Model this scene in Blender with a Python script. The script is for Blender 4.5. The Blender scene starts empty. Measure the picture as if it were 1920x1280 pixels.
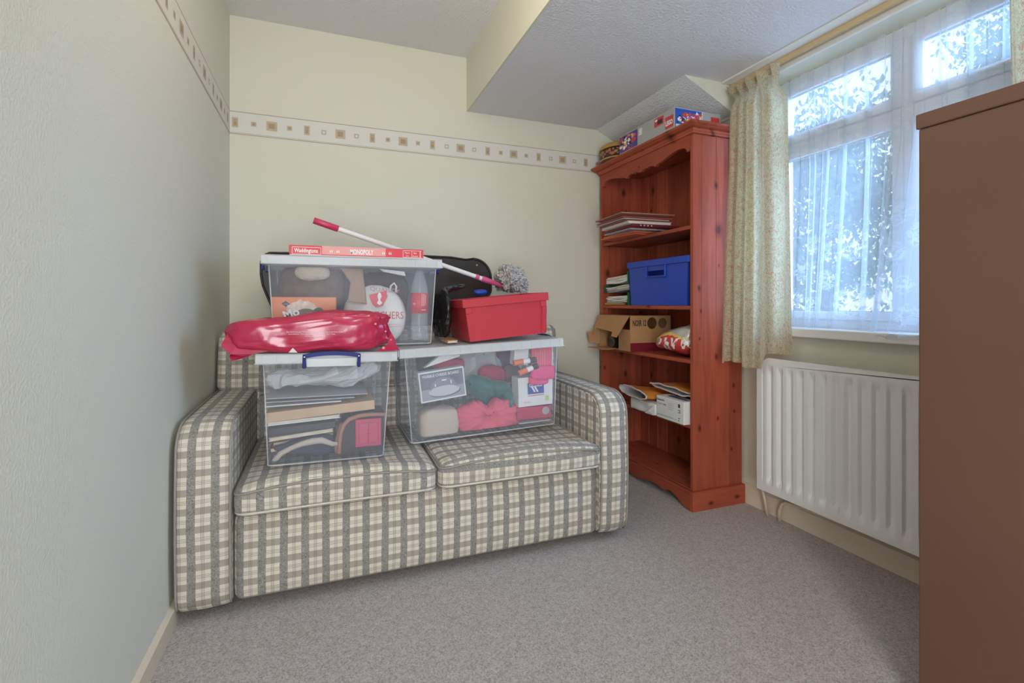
import bpy, bmesh, math, random
from mathutils import Vector, Matrix, Euler, noise
from math import sin, cos, pi, radians, atan2, hypot, exp

random.seed(7)
S = bpy.context.scene
C = S.collection

# ------------------------------------------------------------------ camera, sky, lights, exposure
YAW, FOC, HOR = 0.3648, 923.4, 567.5          # from the photograph's vanishing points
cd = bpy.data.cameras.new('camera')
cam = bpy.data.objects.new('camera', cd)
C.objects.link(cam)
cam.location = (0, 0, 1.0)
cam.rotation_euler = (pi/2, 0, -YAW)
cd.sensor_width = 36
cd.lens = 36*FOC/1920
cd.shift_y = -(640-HOR)/1920
cd.clip_start = 0.02
S.camera = cam

S.view_settings.view_transform = 'Standard'
S.view_settings.look = 'None'
S.view_settings.gamma = 1
S.view_settings.use_curve_mapping = False
S.view_settings.exposure = 0.0
S.cycles.max_bounces = 10
S.cycles.diffuse_bounces = 5
S.cycles.transparent_max_bounces = 40
S.cycles.sample_clamp_indirect = 6

w = bpy.data.worlds.new('sky')
S.world = w
w.use_nodes = True
bg = w.node_tree.nodes['Background']
bg.inputs[0].default_value = (0.84, 0.93, 1.0, 1)
bg.inputs[1].default_value = 1.4


def light(name, kind, loc, energy, color, **kw):
    l = bpy.data.lights.new(name, kind)
    l.energy = energy
    l.color = color
    for k, v in kw.items():
        setattr(l, k, v)
    o = bpy.data.objects.new(name, l)
    o.location = loc
    C.objects.link(o)
    return o


p = light('window_portal', 'AREA', (2.19, 1.23, 1.48), 1, (1, 1, 1), shape='RECTANGLE', size=1.2, size_y=1.22)
p.rotation_euler = (pi/2, 0, pi/2)
p.data.cycles.is_portal = True
# blue wide-angle sun lamp added to boost the daylight through the window
d = light('blue_sky_fill', 'SUN', (6, 2, 4), 19.0, (0.32, 0.58, 1.0), angle=radians(75))
d.rotation_euler = Vector((-.85, .38, -.28)).to_track_quat('-Z', 'Y').to_euler()
# unseen warm bulb above the frame, placed to brighten bulkhead and high ceiling
light('unseen_bulb', 'POINT', (0.26, 1.45, 2.22), 6.5, (1.0, 0.88, 0.68), shadow_soft_size=0.14)
# added fill panel behind the camera, brightens the sofa front and bulkhead
h = light('rear_fill', 'AREA', (-0.10, -1.22, 1.15), 46, (0.94, 0.96, 1.0), shape='RECTANGLE', size=0.56, size_y=1.9)
h.rotation_euler = Vector((0, 1, 0)).to_track_quat('-Z', 'Z').to_euler()

# ------------------------------------------------------------------ helpers
FW = Vector((sin(YAW), cos(YAW), 0))
RT = Vector((cos(YAW), -sin(YAW), 0))


def at(u, v, y=None, x=None, z=None):
    """the point in the room seen at photo pixel u, v at depth y (or on plane x or z)"""
    d = FW + RT*((u-960)/FOC) + Vector((0, 0, (HOR-v)/FOC))
    t = y/d.y if y is not None else (x/d.x if x is not None else (z-1)/d.z)
    return Vector((0, 0, 1)) + d*t


XF = {}


def empty(name, loc, rot=(0, 0, 0)):
    o = bpy.data.objects.new(name, None)
    o.empty_display_size = 0.05
    o.location = loc
    o.rotation_euler = rot
    C.objects.link(o)
    XF[o.name] = Matrix.LocRotScale(Vector(loc), Euler(rot), None)
    return o


def thing(name, label, cat, loc, rot=(0, 0, 0), group=None):
    o = empty(name, loc, rot)
    tag(o, label, cat, group)
    return o


def tag(o, label=None, cat=None, group=None, kind=None):
    if label: o['label'] = label
    if cat: o['category'] = cat
    if group: o['group'] = group
    if kind: o['kind'] = kind
    return o


class MB:
    def __init__(s):
        s.v, s.f, s.m, s.uv = [], [], [], {}

    def add(s, vs, fs, m=0, uvs=None):
        b = len(s.v)
        s.v += [Vector(q) for q in vs]
        for i, f in enumerate(fs):
            if uvs is not None and uvs[i] is not None:
                s.uv[len(s.f)] = uvs[i]
            s.f.append([b+k for k in f])
            s.m.append(m)
        return s

    def box(s, x0, x1, y0, y1, z0, z1, m=0):
        vs = [(x, y, z) for z in (z0, z1) for y in (y0, y1) for x in (x0, x1)]
        return s.add(vs, [(0, 2, 3, 1), (4, 5, 7, 6), (0, 1, 5, 4), (2, 6, 7, 3), (0, 4, 6, 2), (1, 3, 7, 5)], m)

    def hexa(s, vs, m=0):
        """8 corners ordered like box"""
        return s.add(vs, [(0, 2, 3, 1), (4, 5, 7, 6), (0, 1, 5, 4), (2, 6, 7, 3), (0, 4, 6, 2), (1, 3, 7, 5)], m)

    def frame_of(s, bm, M=None, m=0):
        bm.verts.index_update()
        return s.add([(M @ v.co) if M else v.co.copy() for v in bm.verts], [[v.index for v in f.verts] for f in bm.faces], m)

    def rbox(s, x0, x1, y0, y1, z0, z1, r=0.004, seg=2, m=0, M=None):
        bm = bmesh.new()
        bmesh.ops.create_cube(bm, size=1)
        for v in bm.verts:
            v.co = Vector((x0+(v.co.x+.5)*(x1-x0), y0+(v.co.y+.5)*(y1-y0), z0+(v.co.z+.5)*(z1-z0)))
        r = min(r, .49*min(x1-x0, y1-y0, z1-z0))
        bmesh.ops.bevel(bm, geom=list(bm.edges), offset=r, segments=seg, profile=.5, affect='EDGES')
        s.frame_of(bm, M, m)
        bm.free()
        return s

    def tube(s, pts, r, n=8, m=0, cap=True):
        pts = [Vector(q) for q in pts]
        rs = r if isinstance(r, (list, tuple)) else [r]*len(pts)
        vs, fs = [], []
        up = None
        for i, q in enumerate(pts):
            t = (pts[min(i+1, len(pts)-1)]-pts[max(i-1, 0)]).normalized()
            if up is None:
                up = t.orthogonal().normalized()
            up = (up - t*up.dot(t)).normalized()
            sd = t.cross(up)
            for k in range(n):
                a = 2*pi*k/n
                vs.append(q+(up*cos(a)+sd*sin(a))*rs[i])
        for i in range(len(pts)-1):
            for k in range(n):
                k2 = (k+1) % n
                fs.append((i*n+k, i*n+k2, (i+1)*n+k2, (i+1)*n+k))
        if cap:
            fs.append(tuple(range(n-1, -1, -1)))
            fs.append(tuple((len(pts)-1)*n+k for k in range(n)))
        return s.add(vs, fs, m)

    def lathe(s, prof, c=(0, 0, 0), n=24, m=0, sx=1, sy=1, M=None, arc=None):
        c = Vector(c)
        vs, fs = [], []
        for r, z in prof:
            for k in range(n):
                a = 2*pi*k/n
                q = Vector((r*cos(a)*sx, r*sin(a)*sy, z))
                vs.append((M @ q if M else q)+c)
        for i in range(len(prof)-1):
            for k in range(n):
                k2 = (k+1) % n
                fs.append((i*n+k, i*n+k2, (i+1)*n+k2, (i+1)*n+k))
        if prof[0][0] > 1e-6: fs.append(tuple(range(n-1, -1, -1)))
        if prof[-1][0] > 1e-6: fs.append(tuple((len(prof)-1)*n+k for k in range(n)))
        return s.add(vs, fs, m)

    def grid(s, fn, nu, nv, m=0, closed=False, uv=None):
        """fn(u,v) -> point, u,v in 0..1"""
        cu = nu if closed else nu+1
        vs = [fn(i/nu, j/nv) for j in range(nv+1) for i in range(cu)]
        fs, us = [], []
        for j in range(nv):
            for i in range(nu):
                i2 = (i+1) % cu
                fs.append((j*cu+i, j*cu+i2, (j+1)*cu+i2, (j+1)*cu+i))
                us.append([uv(i/nu, j/nv), uv((i+1)/nu, j/nv), uv((i+1)/nu, (j+1)/nv), uv(i/nu, (j+1)/nv)] if uv else None)
        return s.add(vs, fs, m, us)

    def plate(s, outer, holes, fn, t0, t1, m=0):
        """flat plate with holes: 2-D outlines, fn(a,b,t) -> point, thickness t0..t1"""
        bm = bmesh.new()
        loops, ed = [], []
        for lp in [outer]+list(holes):
            vs = [bm.verts.new((a, b, 0)) for a, b in lp]
            loops.append(vs)
            for i in range(len(vs)):
                ed.append(bm.edges.new((vs[i], vs[(i+1) % len(vs)])))
        bmesh.ops.triangle_fill(bm, use_beauty=True, use_dissolve=False, edges=ed, normal=(0, 0, 1))
        bm.verts.index_update()
        n = len(bm.verts)
        co = [v.co.copy() for v in bm.verts]
        fs = []
        for f in bm.faces:
            ix = [v.index for v in f.verts]
            if f.normal.z < 0: ix = ix[::-1]
            fs.append(ix[::-1])
            fs.append([k+n for k in ix])
        for vs in loops:
            for i in range(len(vs)):
                a, b = vs[i].index, vs[(i+1) % len(vs)].index
                fs.append([a, b, b+n, a+n])
        s.add([fn(c.x, c.y, t0) for c in co]+[fn(c.x, c.y, t1) for c in co], fs, m)
        bm.free()
        return s

    def prism(s, poly, fn, t0, t1, m=0):
        n = len(poly)
        vs = [fn(a, b, t0) for a, b in poly]+[fn(a, b, t1) for a, b in poly]
        fs = [tuple(range(n-1, -1, -1)), tuple(range(n, 2*n))]
        fs += [(i, (i+1) % n, (i+1) % n+n, i+n) for i in range(n)]
        return s.add(vs, fs, m)

    def xform(s, M):
        s.v = [M @ q for q in s.v]
        return s

    def build(s, name, mats, parent=None, smooth=False, local=False, uvbox=False, swap=False, angle=None, origin=None):
        if not isinstance(mats, (list, tuple)): mats = [mats]
        vs = s.v
        loc = Vector((0, 0, 0))
        if parent is not None and not local:
            inv = XF[parent.name].inverted()
            vs = [inv @ q for q in vs]
        elif parent is None and not local:
            lo = Vector([min(q[i] for q in vs) for i in range(3)])
            hi = Vector([max(q[i] for q in vs) for i in range(3)])
            loc = origin or Vector(((lo.x+hi.x)/2, (lo.y+hi.y)/2, lo.z))
            vs = [q-loc for q in vs]
        me = bpy.data.meshes.new(name)
        me.from_pydata([tuple(q) for q in vs], [], s.f)
        for mm in mats: me.materials.append(mm)
        me.polygons.foreach_set('material_index', s.m)
        if uvbox or s.uv:
            ul = me.uv_layers.new(name='UVMap')
            for pi_, pl in enumerate(me.polygons):
                own = s.uv.get(pi_)
                for k, li in enumerate(pl.loop_indices):
                    if own:
                        ul.data[li].uv = own[k]
                    else:
                        c = s.v[s.f[pi_][k]]
                        nx, ny, nz = (abs(t) for t in pl.normal)
                        if nz >= nx and nz >= ny: q = (c.x, c.y)
                        elif ny >= nx: q = (c.x, c.z)
                        else: q = (c.y, c.z)
                        ul.data[li].uv = (q[1], q[0]) if swap else q
        bm = bmesh.new()
        bm.from_mesh(me)
        bmesh.ops.recalc_face_normals(bm, faces=bm.faces)
        bm.to_mesh(me)
        bm.free()
        if smooth:
            me.shade_smooth()
            if angle:
                try: me.set_sharp_from_angle(angle=radians(angle))
                except Exception: pass
        o = bpy.data.objects.new(name, me)
        C.objects.link(o)
        o.location = loc
        if parent is not None:
            o.parent = parent
            XF[o.name] = XF[parent.name].copy()
        else:
            XF[o.name] = Matrix.Translation(loc)
        return o


def rounded(n, x0, x1, y0, y1, z0, z1, r, crown=0.0, front=0.0):
    """rounded, crowned cushion as (verts, faces) ; n = cells per axis"""
    bm = bmesh.new()
    mid = Vector(((x0+x1)/2, (y0+y1)/2, (z0+z1)/2))
    hf = Vector(((x1-x0)/2, (y1-y0)/2, (z1-z0)/2))
    out_v, out_f = [], []
    for ax in range(3):
        a, b = (ax+1) % 3, (ax+2) % 3
        for sg in (-1, 1):
            base = len(out_v)
            na, nb = n[a], n[b]
            for j in range(nb+1):
                for i in range(na+1):
                    q = [0, 0, 0]
                    q[ax] = sg
                    # denser towards the edges
                    q[a] = sin((i/na-.5)*pi)*.5+(i/na-.5)
                    q[b] = sin((j/nb-.5)*pi)*.5+(j/nb-.5)
                    pnt = Vector([q[k]*hf[k] for k in range(3)])
                    inn = Vector([max(-(hf[k]-r), min(hf[k]-r, pnt[k])) for k in range(3)])
                    dd = pnt-inn
                    if dd.length > 1e-9: pnt = inn+dd.normalized()*r
                    u, vv, ww = pnt.x/hf.x, pnt.y/hf.y, pnt.z/hf.z
                    pnt.z += crown*(1-u*u)*(1-vv*vv)*ww
                    if vv < 0: pnt.y += front*(1-u**4)*(1-ww*ww)*vv
                    out_v.append(mid+pnt)
            for j in range(nb):
                for i in range(na):
                    k = base+j*(na+1)+i
                    fc = [k, k+1, k+na+2, k+na+1]
                    out_f.append(fc if sg > 0 else fc[::-1])
    for v in out_v: bm.verts.new(v)
    bm.verts.ensure_lookup_table()
    for f in out_f: bm.faces.new([bm.verts[k] for k in f])
    bmesh.ops.remove_doubles(bm, verts=bm.verts, dist=1e-5)
    bm.verts.index_update()
    R = ([v.co.copy() for v in bm.verts], [[v.index for v in f.verts] for f in bm.faces])
    bm.free()
    return R


def ridged(q, octv=3):
    t, a, s = 0, 1, 0
    for _ in range(octv):
        t += a*(1-abs(noise.noise(q))*2)
        s += a
        a *= .5
        q = q*2.1
    return t/s


def blob(mb, c, rad, e=.7, nu=48, nv=24, amp=.01, sc=8, seed=0, ridge=True, extra=None, flat=None, m=0, M=None):
    """crumpled soft lump: superellipsoid with ridged folds"""
    c, rx, ry, rz = Vector(c), *rad

    def sg(t, p): return (1 if t >= 0 else -1)*abs(t)**p

    def fn(u, v):
        th, ph = u*2*pi, (v-.5)*pi*.9999
        dn = Vector((sg(cos(ph), e)*sg(cos(th), e), sg(cos(ph), e)*sg(sin(th), e), sg(sin(ph), e)))
        q = Vector((dn.x*rx, dn.y*ry, dn.z*rz))
        nq = (q+c)*sc+Vector((seed*3.1, seed*1.7, seed))
        k = ridged(nq)-.3 if ridge else noise.noise(nq)
        q += Vector((dn.x, dn.y, dn.z)).normalized()*k*amp
        if extra: q = extra(q)
        if M: q = M @ q
        q = q+c
        if flat is not None and q.z < flat: q.z = flat
        return q
    return mb.grid(fn, nu, nv, m, closed=True)


def text(body, parent, org, right, up, h, mat, width=None, name='lettering', local=False, shear=0, bold=0.0, center=False):
    """flat lettering on a surface; org = lower left corner, h = capital height"""
    cu = bpy.data.curves.new(name, 'FONT')
    cu.body = body
    cu.shear = shear
    cu.offset = bold
    cu.resolution_u = 2
    o = bpy.data.objects.new(name+'_src', cu)
    C.objects.link(o)
    bpy.context.view_layer.update()
    me = bpy.data.meshes.new_from_object(o.evaluated_get(bpy.context.evaluated_depsgraph_get()))
    bpy.data.objects.remove(o)
    bpy.data.curves.remove(cu)
    me.name = name
    xs = [v.co.x for v in me.vertices]
    ys = [v.co.y for v in me.vertices]
    x0, x1 = min(xs), max(xs)
    y0, y1 = (min(ys), max(ys)) if body.upper() == body else (0, .7)
    k = h/(y1-y0)
    kx = (width/(x1-x0)) if width else k
    right, up, org = Vector(right).normalized(), Vector(up).normalized(), Vector(org)
    nrm = right.cross(up)
    off = -(x1-x0)*kx/2 if center else 0
    inv = XF[parent.name].inverted() if not local else Matrix()
    for v in me.vertices:
        v.co = inv @ (org+right*((v.co.x-x0)*kx+off)+up*((v.co.y-y0)*k)+nrm*.0006)
    me.materials.clear()
    me.materials.append(mat)
    me.polygons.foreach_set('material_index', [0]*len(me.polygons))
    q = bpy.data.objects.new(name, me)
    C.objects.link(q)
    q.parent = parent
    return q


def drape(q, target, dirn, lift=.0012):
    """lay flat lettering onto a curved surface, along dirn"""
    from mathutils.bvhtree import BVHTree
    M = XF[target.name]
    T = BVHTree.FromPolygons([M @ v.co for v in target.data.vertices], [list(p_.vertices) for p_ in target.data.polygons])
    Q = XF[q.parent.name]
    Qi = Q.inverted()
    d_ = Vector(dirn).normalized()
    bm = bmesh.new()
    bm.from_mesh(q.data)
    bmesh.ops.triangulate(bm, faces=bm.faces)
    bmesh.ops.subdivide_edges(bm, edges=[e for e in bm.edges if e.calc_length() > .012], cuts=2)
    bm.to_mesh(q.data)
    bm.free()
    for v in q.data.vertices:
        p_ = Q @ v.co
        h_ = T.ray_cast(p_-d_*.25, d_)
        if h_[0] is not None: v.co = Qi @ (h_[0]-d_*lift)
    return q


def quad(mb, org, right, up, w_, h_, m=0, lift=.0005):
    org, right, up = Vector(org), Vector(right).normalized(), Vector(up).normalized()
    n = right.cross(up)*lift
    return mb.add([org+n, org+right*w_+n, org+right*w_+up*h_+n, org+up*h_+n], [(0, 1, 2, 3)], m)


def copy_tree(o, parent=None):
    c = o.copy()
    C.objects.link(c)
    if parent is not None: c.parent = parent
    for ch in list(o.children): copy_tree(ch, c)
    return c


# ------------------------------------------------------------------ materials
def new_mat(name):
    m = bpy.data.materials.new(name)
    m.use_nodes = True
    nt = m.node_tree
    return m, nt, nt.nodes['Principled BSDF'], nt.nodes['Material Output']


def N(nt, t, **kw):
    n = nt.nodes.new(t)
    for k, v in kw.items(): setattr(n, k, v)
    return n


def math_(nt, op, a, b=None, clamp=False):
    n = N(nt, 'ShaderNodeMath', operation=op, use_clamp=clamp)
    for i, q in enumerate((a, b)):
        if q is None: continue
        if isinstance(q, (int, float)): n.inputs[i].default_value = q
        else: nt.links.new(q, n.inputs[i])
    return n.outputs[0]


def mixc(nt, f, a, b, blend='MIX'):
    n = N(nt, 'ShaderNodeMix', data_type='RGBA', blend_type=blend)
    for i, q in ((0, f), (6, a), (7, b)):
        if isinstance(q, (int, float)): n.inputs[i].default_value = q
        elif isinstance(q, tuple): n.inputs[i].default_value = (*q, 1)
        else: nt.links.new(q, n.inputs[i])
    return n.outputs[2]


def mat(name, col, rough=.5, var=0, vscale=20, bump=0, bscale=200, metal=0, spec=.5, detail=3, sheen=0, coat=0, dist=.002):
    m, nt, b, out = new_mat(name)
    b.inputs['Base Color'].default_value = (*col, 1)
    b.inputs['Roughness'].default_value = rough
    b.inputs['Metallic'].default_value = metal
    b.inputs['Specular IOR Level'].default_value = spec
    b.inputs['Sheen Weight'].default_value = sheen
    b.inputs['Coat Weight'].default_value = coat
    tc = N(nt, 'ShaderNodeTexCoord')
    if var:
        n = N(nt, 'ShaderNodeTexNoise')
        n.inputs['Scale'].default_value = vscale
        n.inputs['Detail'].default_value = detail
        nt.links.new(tc.outputs['Object'], n.inputs['Vector'])
        f = math_(nt, 'MULTIPLY_ADD', n.outputs['Fac'], 2.4)
        f.node.inputs[2].default_value = -.7
        f.node.use_clamp = True
        c = mixc(nt, f, tuple(max(0, t*(1-var)) for t in col), tuple(min(1, t*(1+var)) for t in col))
        nt.links.new(c, b.inputs['Base Color'])
    if bump:
        n = N(nt, 'ShaderNodeTexNoise')
        n.inputs['Scale'].default_value = bscale
        n.inputs['Detail'].default_value = 4
        nt.links.new(tc.outputs['Object'], n.inputs['Vector'])
        bp = N(nt, 'ShaderNodeBump')
        bp.inputs['Strength'].default_value = bump
        bp.inputs['Distance'].default_value = dist
        nt.links.new(n.outputs['Fac'], bp.inputs['Height'])
        nt.links.new(bp.outputs['Normal'], b.inputs['Normal'])
    return m


def ramp(nt, fac, stops):
    r = N(nt, 'ShaderNodeValToRGB')
    e = r.color_ramp.elements
    while len(e) < len(stops): e.new(.5)
    for i, (p_, c_) in enumerate(stops):
        e[i].position = p_
        e[i].color = (*c_, 1)
    nt.links.new(fac, r.inputs[0])
    return r.outputs[0]


def plastic_clear(name, fac, col=(.86, .89, .95), rough=.22):
    """clear polypropylene: partly see-through, partly milky"""
    m, nt, b, out = new_mat(name)
    b.inputs['Base Color'].default_value = (*col, 1)
    b.inputs['Roughness'].default_value = rough
    t = N(nt, 'ShaderNodeBsdfTransparent')
    t.inputs[0].default_value = (.97, .975, .985, 1)
    mx = N(nt, 'ShaderNodeMixShader')
    mx.inputs[0].default_value = fac
    nt.links.new(t.outputs[0], mx.inputs[1])
    nt.links.new(b.outputs[0], mx.inputs[2])
    nt.links.new(mx.outputs[0], out.inputs['Surface'])
    return m


def plaid_mat():
    m, nt, b, out = new_mat('plaid_upholstery')
    b.inputs['Roughness'].default_value = .9
    b.inputs['Specular IOR Level'].default_value = .15
    b.inputs['Sheen Weight'].default_value = .15
    uv = N(nt, 'ShaderNodeUVMap', uv_map='UVMap')
    sp = N(nt, 'ShaderNodeSeparateXYZ')
    # slight waviness of the weave
    nz = N(nt, 'ShaderNodeTexNoise')
    nz.inputs['Scale'].default_value = 6
    nt.links.new(uv.outputs[0], nz.inputs['Vector'])
    wv = N(nt, 'ShaderNodeMix', data_type='VECTOR')
    wv.inputs[0].default_value = .006
    nt.links.new(uv.outputs[0], wv.inputs[4])
    nt.links.new(nz.outputs['Color'], wv.inputs[5])
    nt.links.new(wv.outputs[1], sp.inputs[0])
    P, Q = .0645, .058

    def band(src, per, lo, hi):
        f = math_(nt, 'FRACT', math_(nt, 'DIVIDE', math_(nt, 'ADD', src, 10.0), per))
        return math_(nt, 'MULTIPLY', math_(nt, 'GREATER_THAN', f, lo), math_(nt, 'LESS_THAN', f, hi))
    V = band(sp.outputs[0], P, .0, .37)
    H = band(sp.outputs[1], Q, .0, .37)
    vl = math_(nt, 'ADD', math_(nt, 'ADD', band(sp.outputs[0], P, .60, .625), band(sp.outputs[0], P, .66, .685)), band(sp.outputs[0], P, .72, .745))
    hl = math_(nt, 'ADD', math_(nt, 'ADD', band(sp.outputs[1], Q, .58, .605), band(sp.outputs[1], Q, .66, .685)), band(sp.outputs[1], Q, .74, .765))
    mo = N(nt, 'ShaderNodeTexNoise')
    mo.inputs['Scale'].default_value = 130
    mo.inputs['Distortion'].default_value = 2.5
    nt.links.new(uv.outputs[0], mo.inputs['Vector'])
    mott = ramp(nt, mo.outputs['Fac'], [(.36, (.150, .142, .132)), (.62, (.345, .322, .290))])
    cream = (.71, .64, .53)
    c = mixc(nt, H, cream, (.40, .352, .295))
    c = mixc(nt, math_(nt, 'MULTIPLY', hl, .7), c, (.16, .14, .115))
    c = mixc(nt, math_(nt, 'MULTIPLY', vl, .6), c, (.16, .14, .115))
    c = mixc(nt, math_(nt, 'MULTIPLY', V, .92), c, mott)
    nt.links.new(c, b.inputs['Base Color'])
    wn = N(nt, 'ShaderNodeTexNoise')
    wn.inputs['Scale'].default_value = 900
    nt.links.new(uv.outputs[0], wn.inputs['Vector'])
    bp = N(nt, 'ShaderNodeBump')
    bp.inputs['Strength'].default_value = .25
    bp.inputs['Distance'].default_value = .0012
    nt.links.new(wn.outputs['Fac'], bp.inputs['Height'])
    nt.links.new(bp.outputs[0], b.inputs['Normal'])
    return m


def pine(name, axis, base=(.36, .080, .041), seed=0.0):
    """stained pine; grain runs along axis (0 x, 1 y, 2 z)"""
    m, nt, b, out = new_mat(name)
    b.inputs['Roughness'].default_value = .5
    b.inputs['Specular IOR Level'].default_value = .15
    tc = N(nt, 'ShaderNodeTexCoord')
    geo = N(nt, 'ShaderNodeNewGeometry')
    mp = N(nt, 'ShaderNodeMapping')
    sc = [1, 1, 1]
    sc[axis] = .09
    mp.inputs['Scale'].default_value = sc
    mp.inputs['Location'].default_value = (seed, seed*1.3, seed*.7)
    nt.links.new(geo.outputs['Position'], mp.inputs['Vector'])
    n1 = N(nt, 'ShaderNodeTexNoise')
    n1.inputs['Scale'].default_value = 38
    n1.inputs['Detail'].default_value = 5
    n1.inputs['Distortion'].default_value = .6
    nt.links.new(mp.outputs[0], n1.inputs['Vector'])
    dark, lite = tuple(t*.80 for t in base), tuple(min(1, t*1.14) for t in base)
    c = ramp(nt, n1.outputs['Fac'], [(.33, dark), (.5, base), (.7, lite)])
    # board to board tone
    oi = N(nt, 'ShaderNodeObjectInfo')
    # knots: sparse stretched cells laid in the plane of the board
    sp = N(nt, 'ShaderNodeSeparateXYZ')
    nt.links.new(geo.outputs['Position'], sp.inputs[0])
    oth = [k for k in range(3) if k != axis]
    cb_ = N(nt, 'ShaderNodeCombineXYZ')
    nt.links.new(math_(nt, 'ADD', math_(nt, 'ADD', sp.outputs[oth[0]], sp.outputs[oth[1]]), seed+.37), cb_.inputs[0])
    nt.links.new(math_(nt, 'MULTIPLY', sp.outputs[axis], .62), cb_.inputs[1])
    vo = N(nt, 'ShaderNodeTexVoronoi', voronoi_dimensions='2D')
    vo.inputs['Scale'].default_value = 9.5
    nt.links.new(cb_.outputs[0], vo.inputs['Vector'])
    rnd = N(nt, 'ShaderNodeSeparateColor')
    nt.links.new(vo.outputs['Color'], rnd.inputs[0])
    grow = math_(nt, 'MULTIPLY_ADD', rnd.outputs[1], 1.7)
    grow.node.inputs[2].default_value = .55
    kf = ramp(nt, math_(nt, 'MULTIPLY', vo.outputs['Distance'], grow), [(.045, (1, 1, 1)), (.075, (.6, .6, .6)), (.16, (0, 0, 0))])
    keep = math_(nt, 'GREATER_THAN', rnd.outputs[0], .48)
    c = mixc(nt, math_(nt, 'MULTIPLY', kf, math_(nt, 'MULTIPLY', keep, .85)), c, tuple(t*.16 for t in base))
    tone = math_(nt, 'MULTIPLY_ADD', oi.outputs['Random'], .34)
    tone.node.inputs[2].default_value = .82
    hs = N(nt, 'ShaderNodeHueSaturation')
    nt.links.new(tone, hs.inputs['Value'])
    nt.links.new(c, hs.inputs['Color'])
    nt.links.new(hs.outputs[0], b.inputs['Base Color'])
    bp = N(nt, 'ShaderNodeBump')
    bp.inputs['Strength'].default_value = .12
    bp.inputs['Distance'].default_value = .001
    nt.links.new(n1.outputs['Fac'], bp.inputs['Height'])
    nt.links.new(bp.outputs[0], b.inputs['Normal'])
    return m


def carpet_mat():
    m, nt, b, out = new_mat('carpet')
    b.inputs['Roughness'].default_value = 1
    b.inputs['Specular IOR Level'].default_value = .05
    b.inputs['Sheen Weight'].default_value = .25
    tc = N(nt, 'ShaderNodeTexCoord')
    n1 = N(nt, 'ShaderNodeTexNoise')
    n1.inputs['Scale'].default_value = 210
    n1.inputs['Detail'].default_value = 4
    n1.inputs['Roughness'].default_value = .7
    nt.links.new(tc.outputs['Object'], n1.inputs['Vector'])
    c = ramp(nt, n1.outputs['Fac'], [(.34, (.19, .15, .13)), (.48, (.42, .365, .335)), (.66, (.64, .58, .55))])
    n2 = N(nt, 'ShaderNodeTexNoise')
    n2.inputs['Scale'].default_value = 55
    nt.links.new(tc.outputs['Object'], n2.inputs['Vector'])
    c = mixc(nt, .25, c, ramp(nt, n2.outputs['Fac'], [(.35, (.31, .26, .235)), (.65, (.52, .46, .43))]))
    nt.links.new(c, b.inputs['Base Color'])
    bp = N(nt, 'ShaderNodeBump')
    bp.inputs['Strength'].default_value = .8
    bp.inputs['Distance'].default_value = .004
    nt.links.new(n1.outputs['Fac'], bp.inputs['Height'])
    nt.links.new(bp.outputs[0], b.inputs['Normal'])
    return m


def floral_mat():
    m, nt, b, out = new_mat('floral_curtain_fabric')
    tc = N(nt, 'ShaderNodeTexCoord')
    uv = N(nt, 'ShaderNodeUVMap', uv_map='UVMap')
    b.inputs['Roughness'].default_value = .85
    b.inputs['Specular IOR Level'].default_value = .15
    base = (.70, .64, .47)

    def spots(scale, lo, hi):
        v = N(nt, 'ShaderNodeTexNoise')
        v.inputs['Scale'].default_value = scale
        v.inputs['Detail'].default_value = 2
        v.inputs['Distortion'].default_value = 1.5
        nt.links.new(uv.outputs[0], v.inputs['Vector'])
        return ramp(nt, v.outputs['Fac'], [(lo, (0, 0, 0)), (hi, (1, 1, 1))])
    c = mixc(nt, math_(nt, 'MULTIPLY', spots(52, .50, .57), .6), base, (.50, .50, .25))
    c = mixc(nt, math_(nt, 'MULTIPLY', spots(70, .56, .61), .8), c, (.66, .30, .20))
    c = mixc(nt, math_(nt, 'MULTIPLY', spots(150, .56, .62), .55), c, (.33, .33, .24))
    nt.links.new(c, b.inputs['Base Color'])
    tr = N(nt, 'ShaderNodeBsdfTranslucent')
    nt.links.new(c, tr.inputs[0])
    mx = N(nt, 'ShaderNodeMixShader')
    mx.inputs[0].default_value = .48
    nt.links.new(b.outputs[0], mx.inputs[1])
    nt.links.new(tr.outputs[0], mx.inputs[2])
    nt.links.new(mx.outputs[0], out.inputs['Surface'])
    return m


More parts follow.
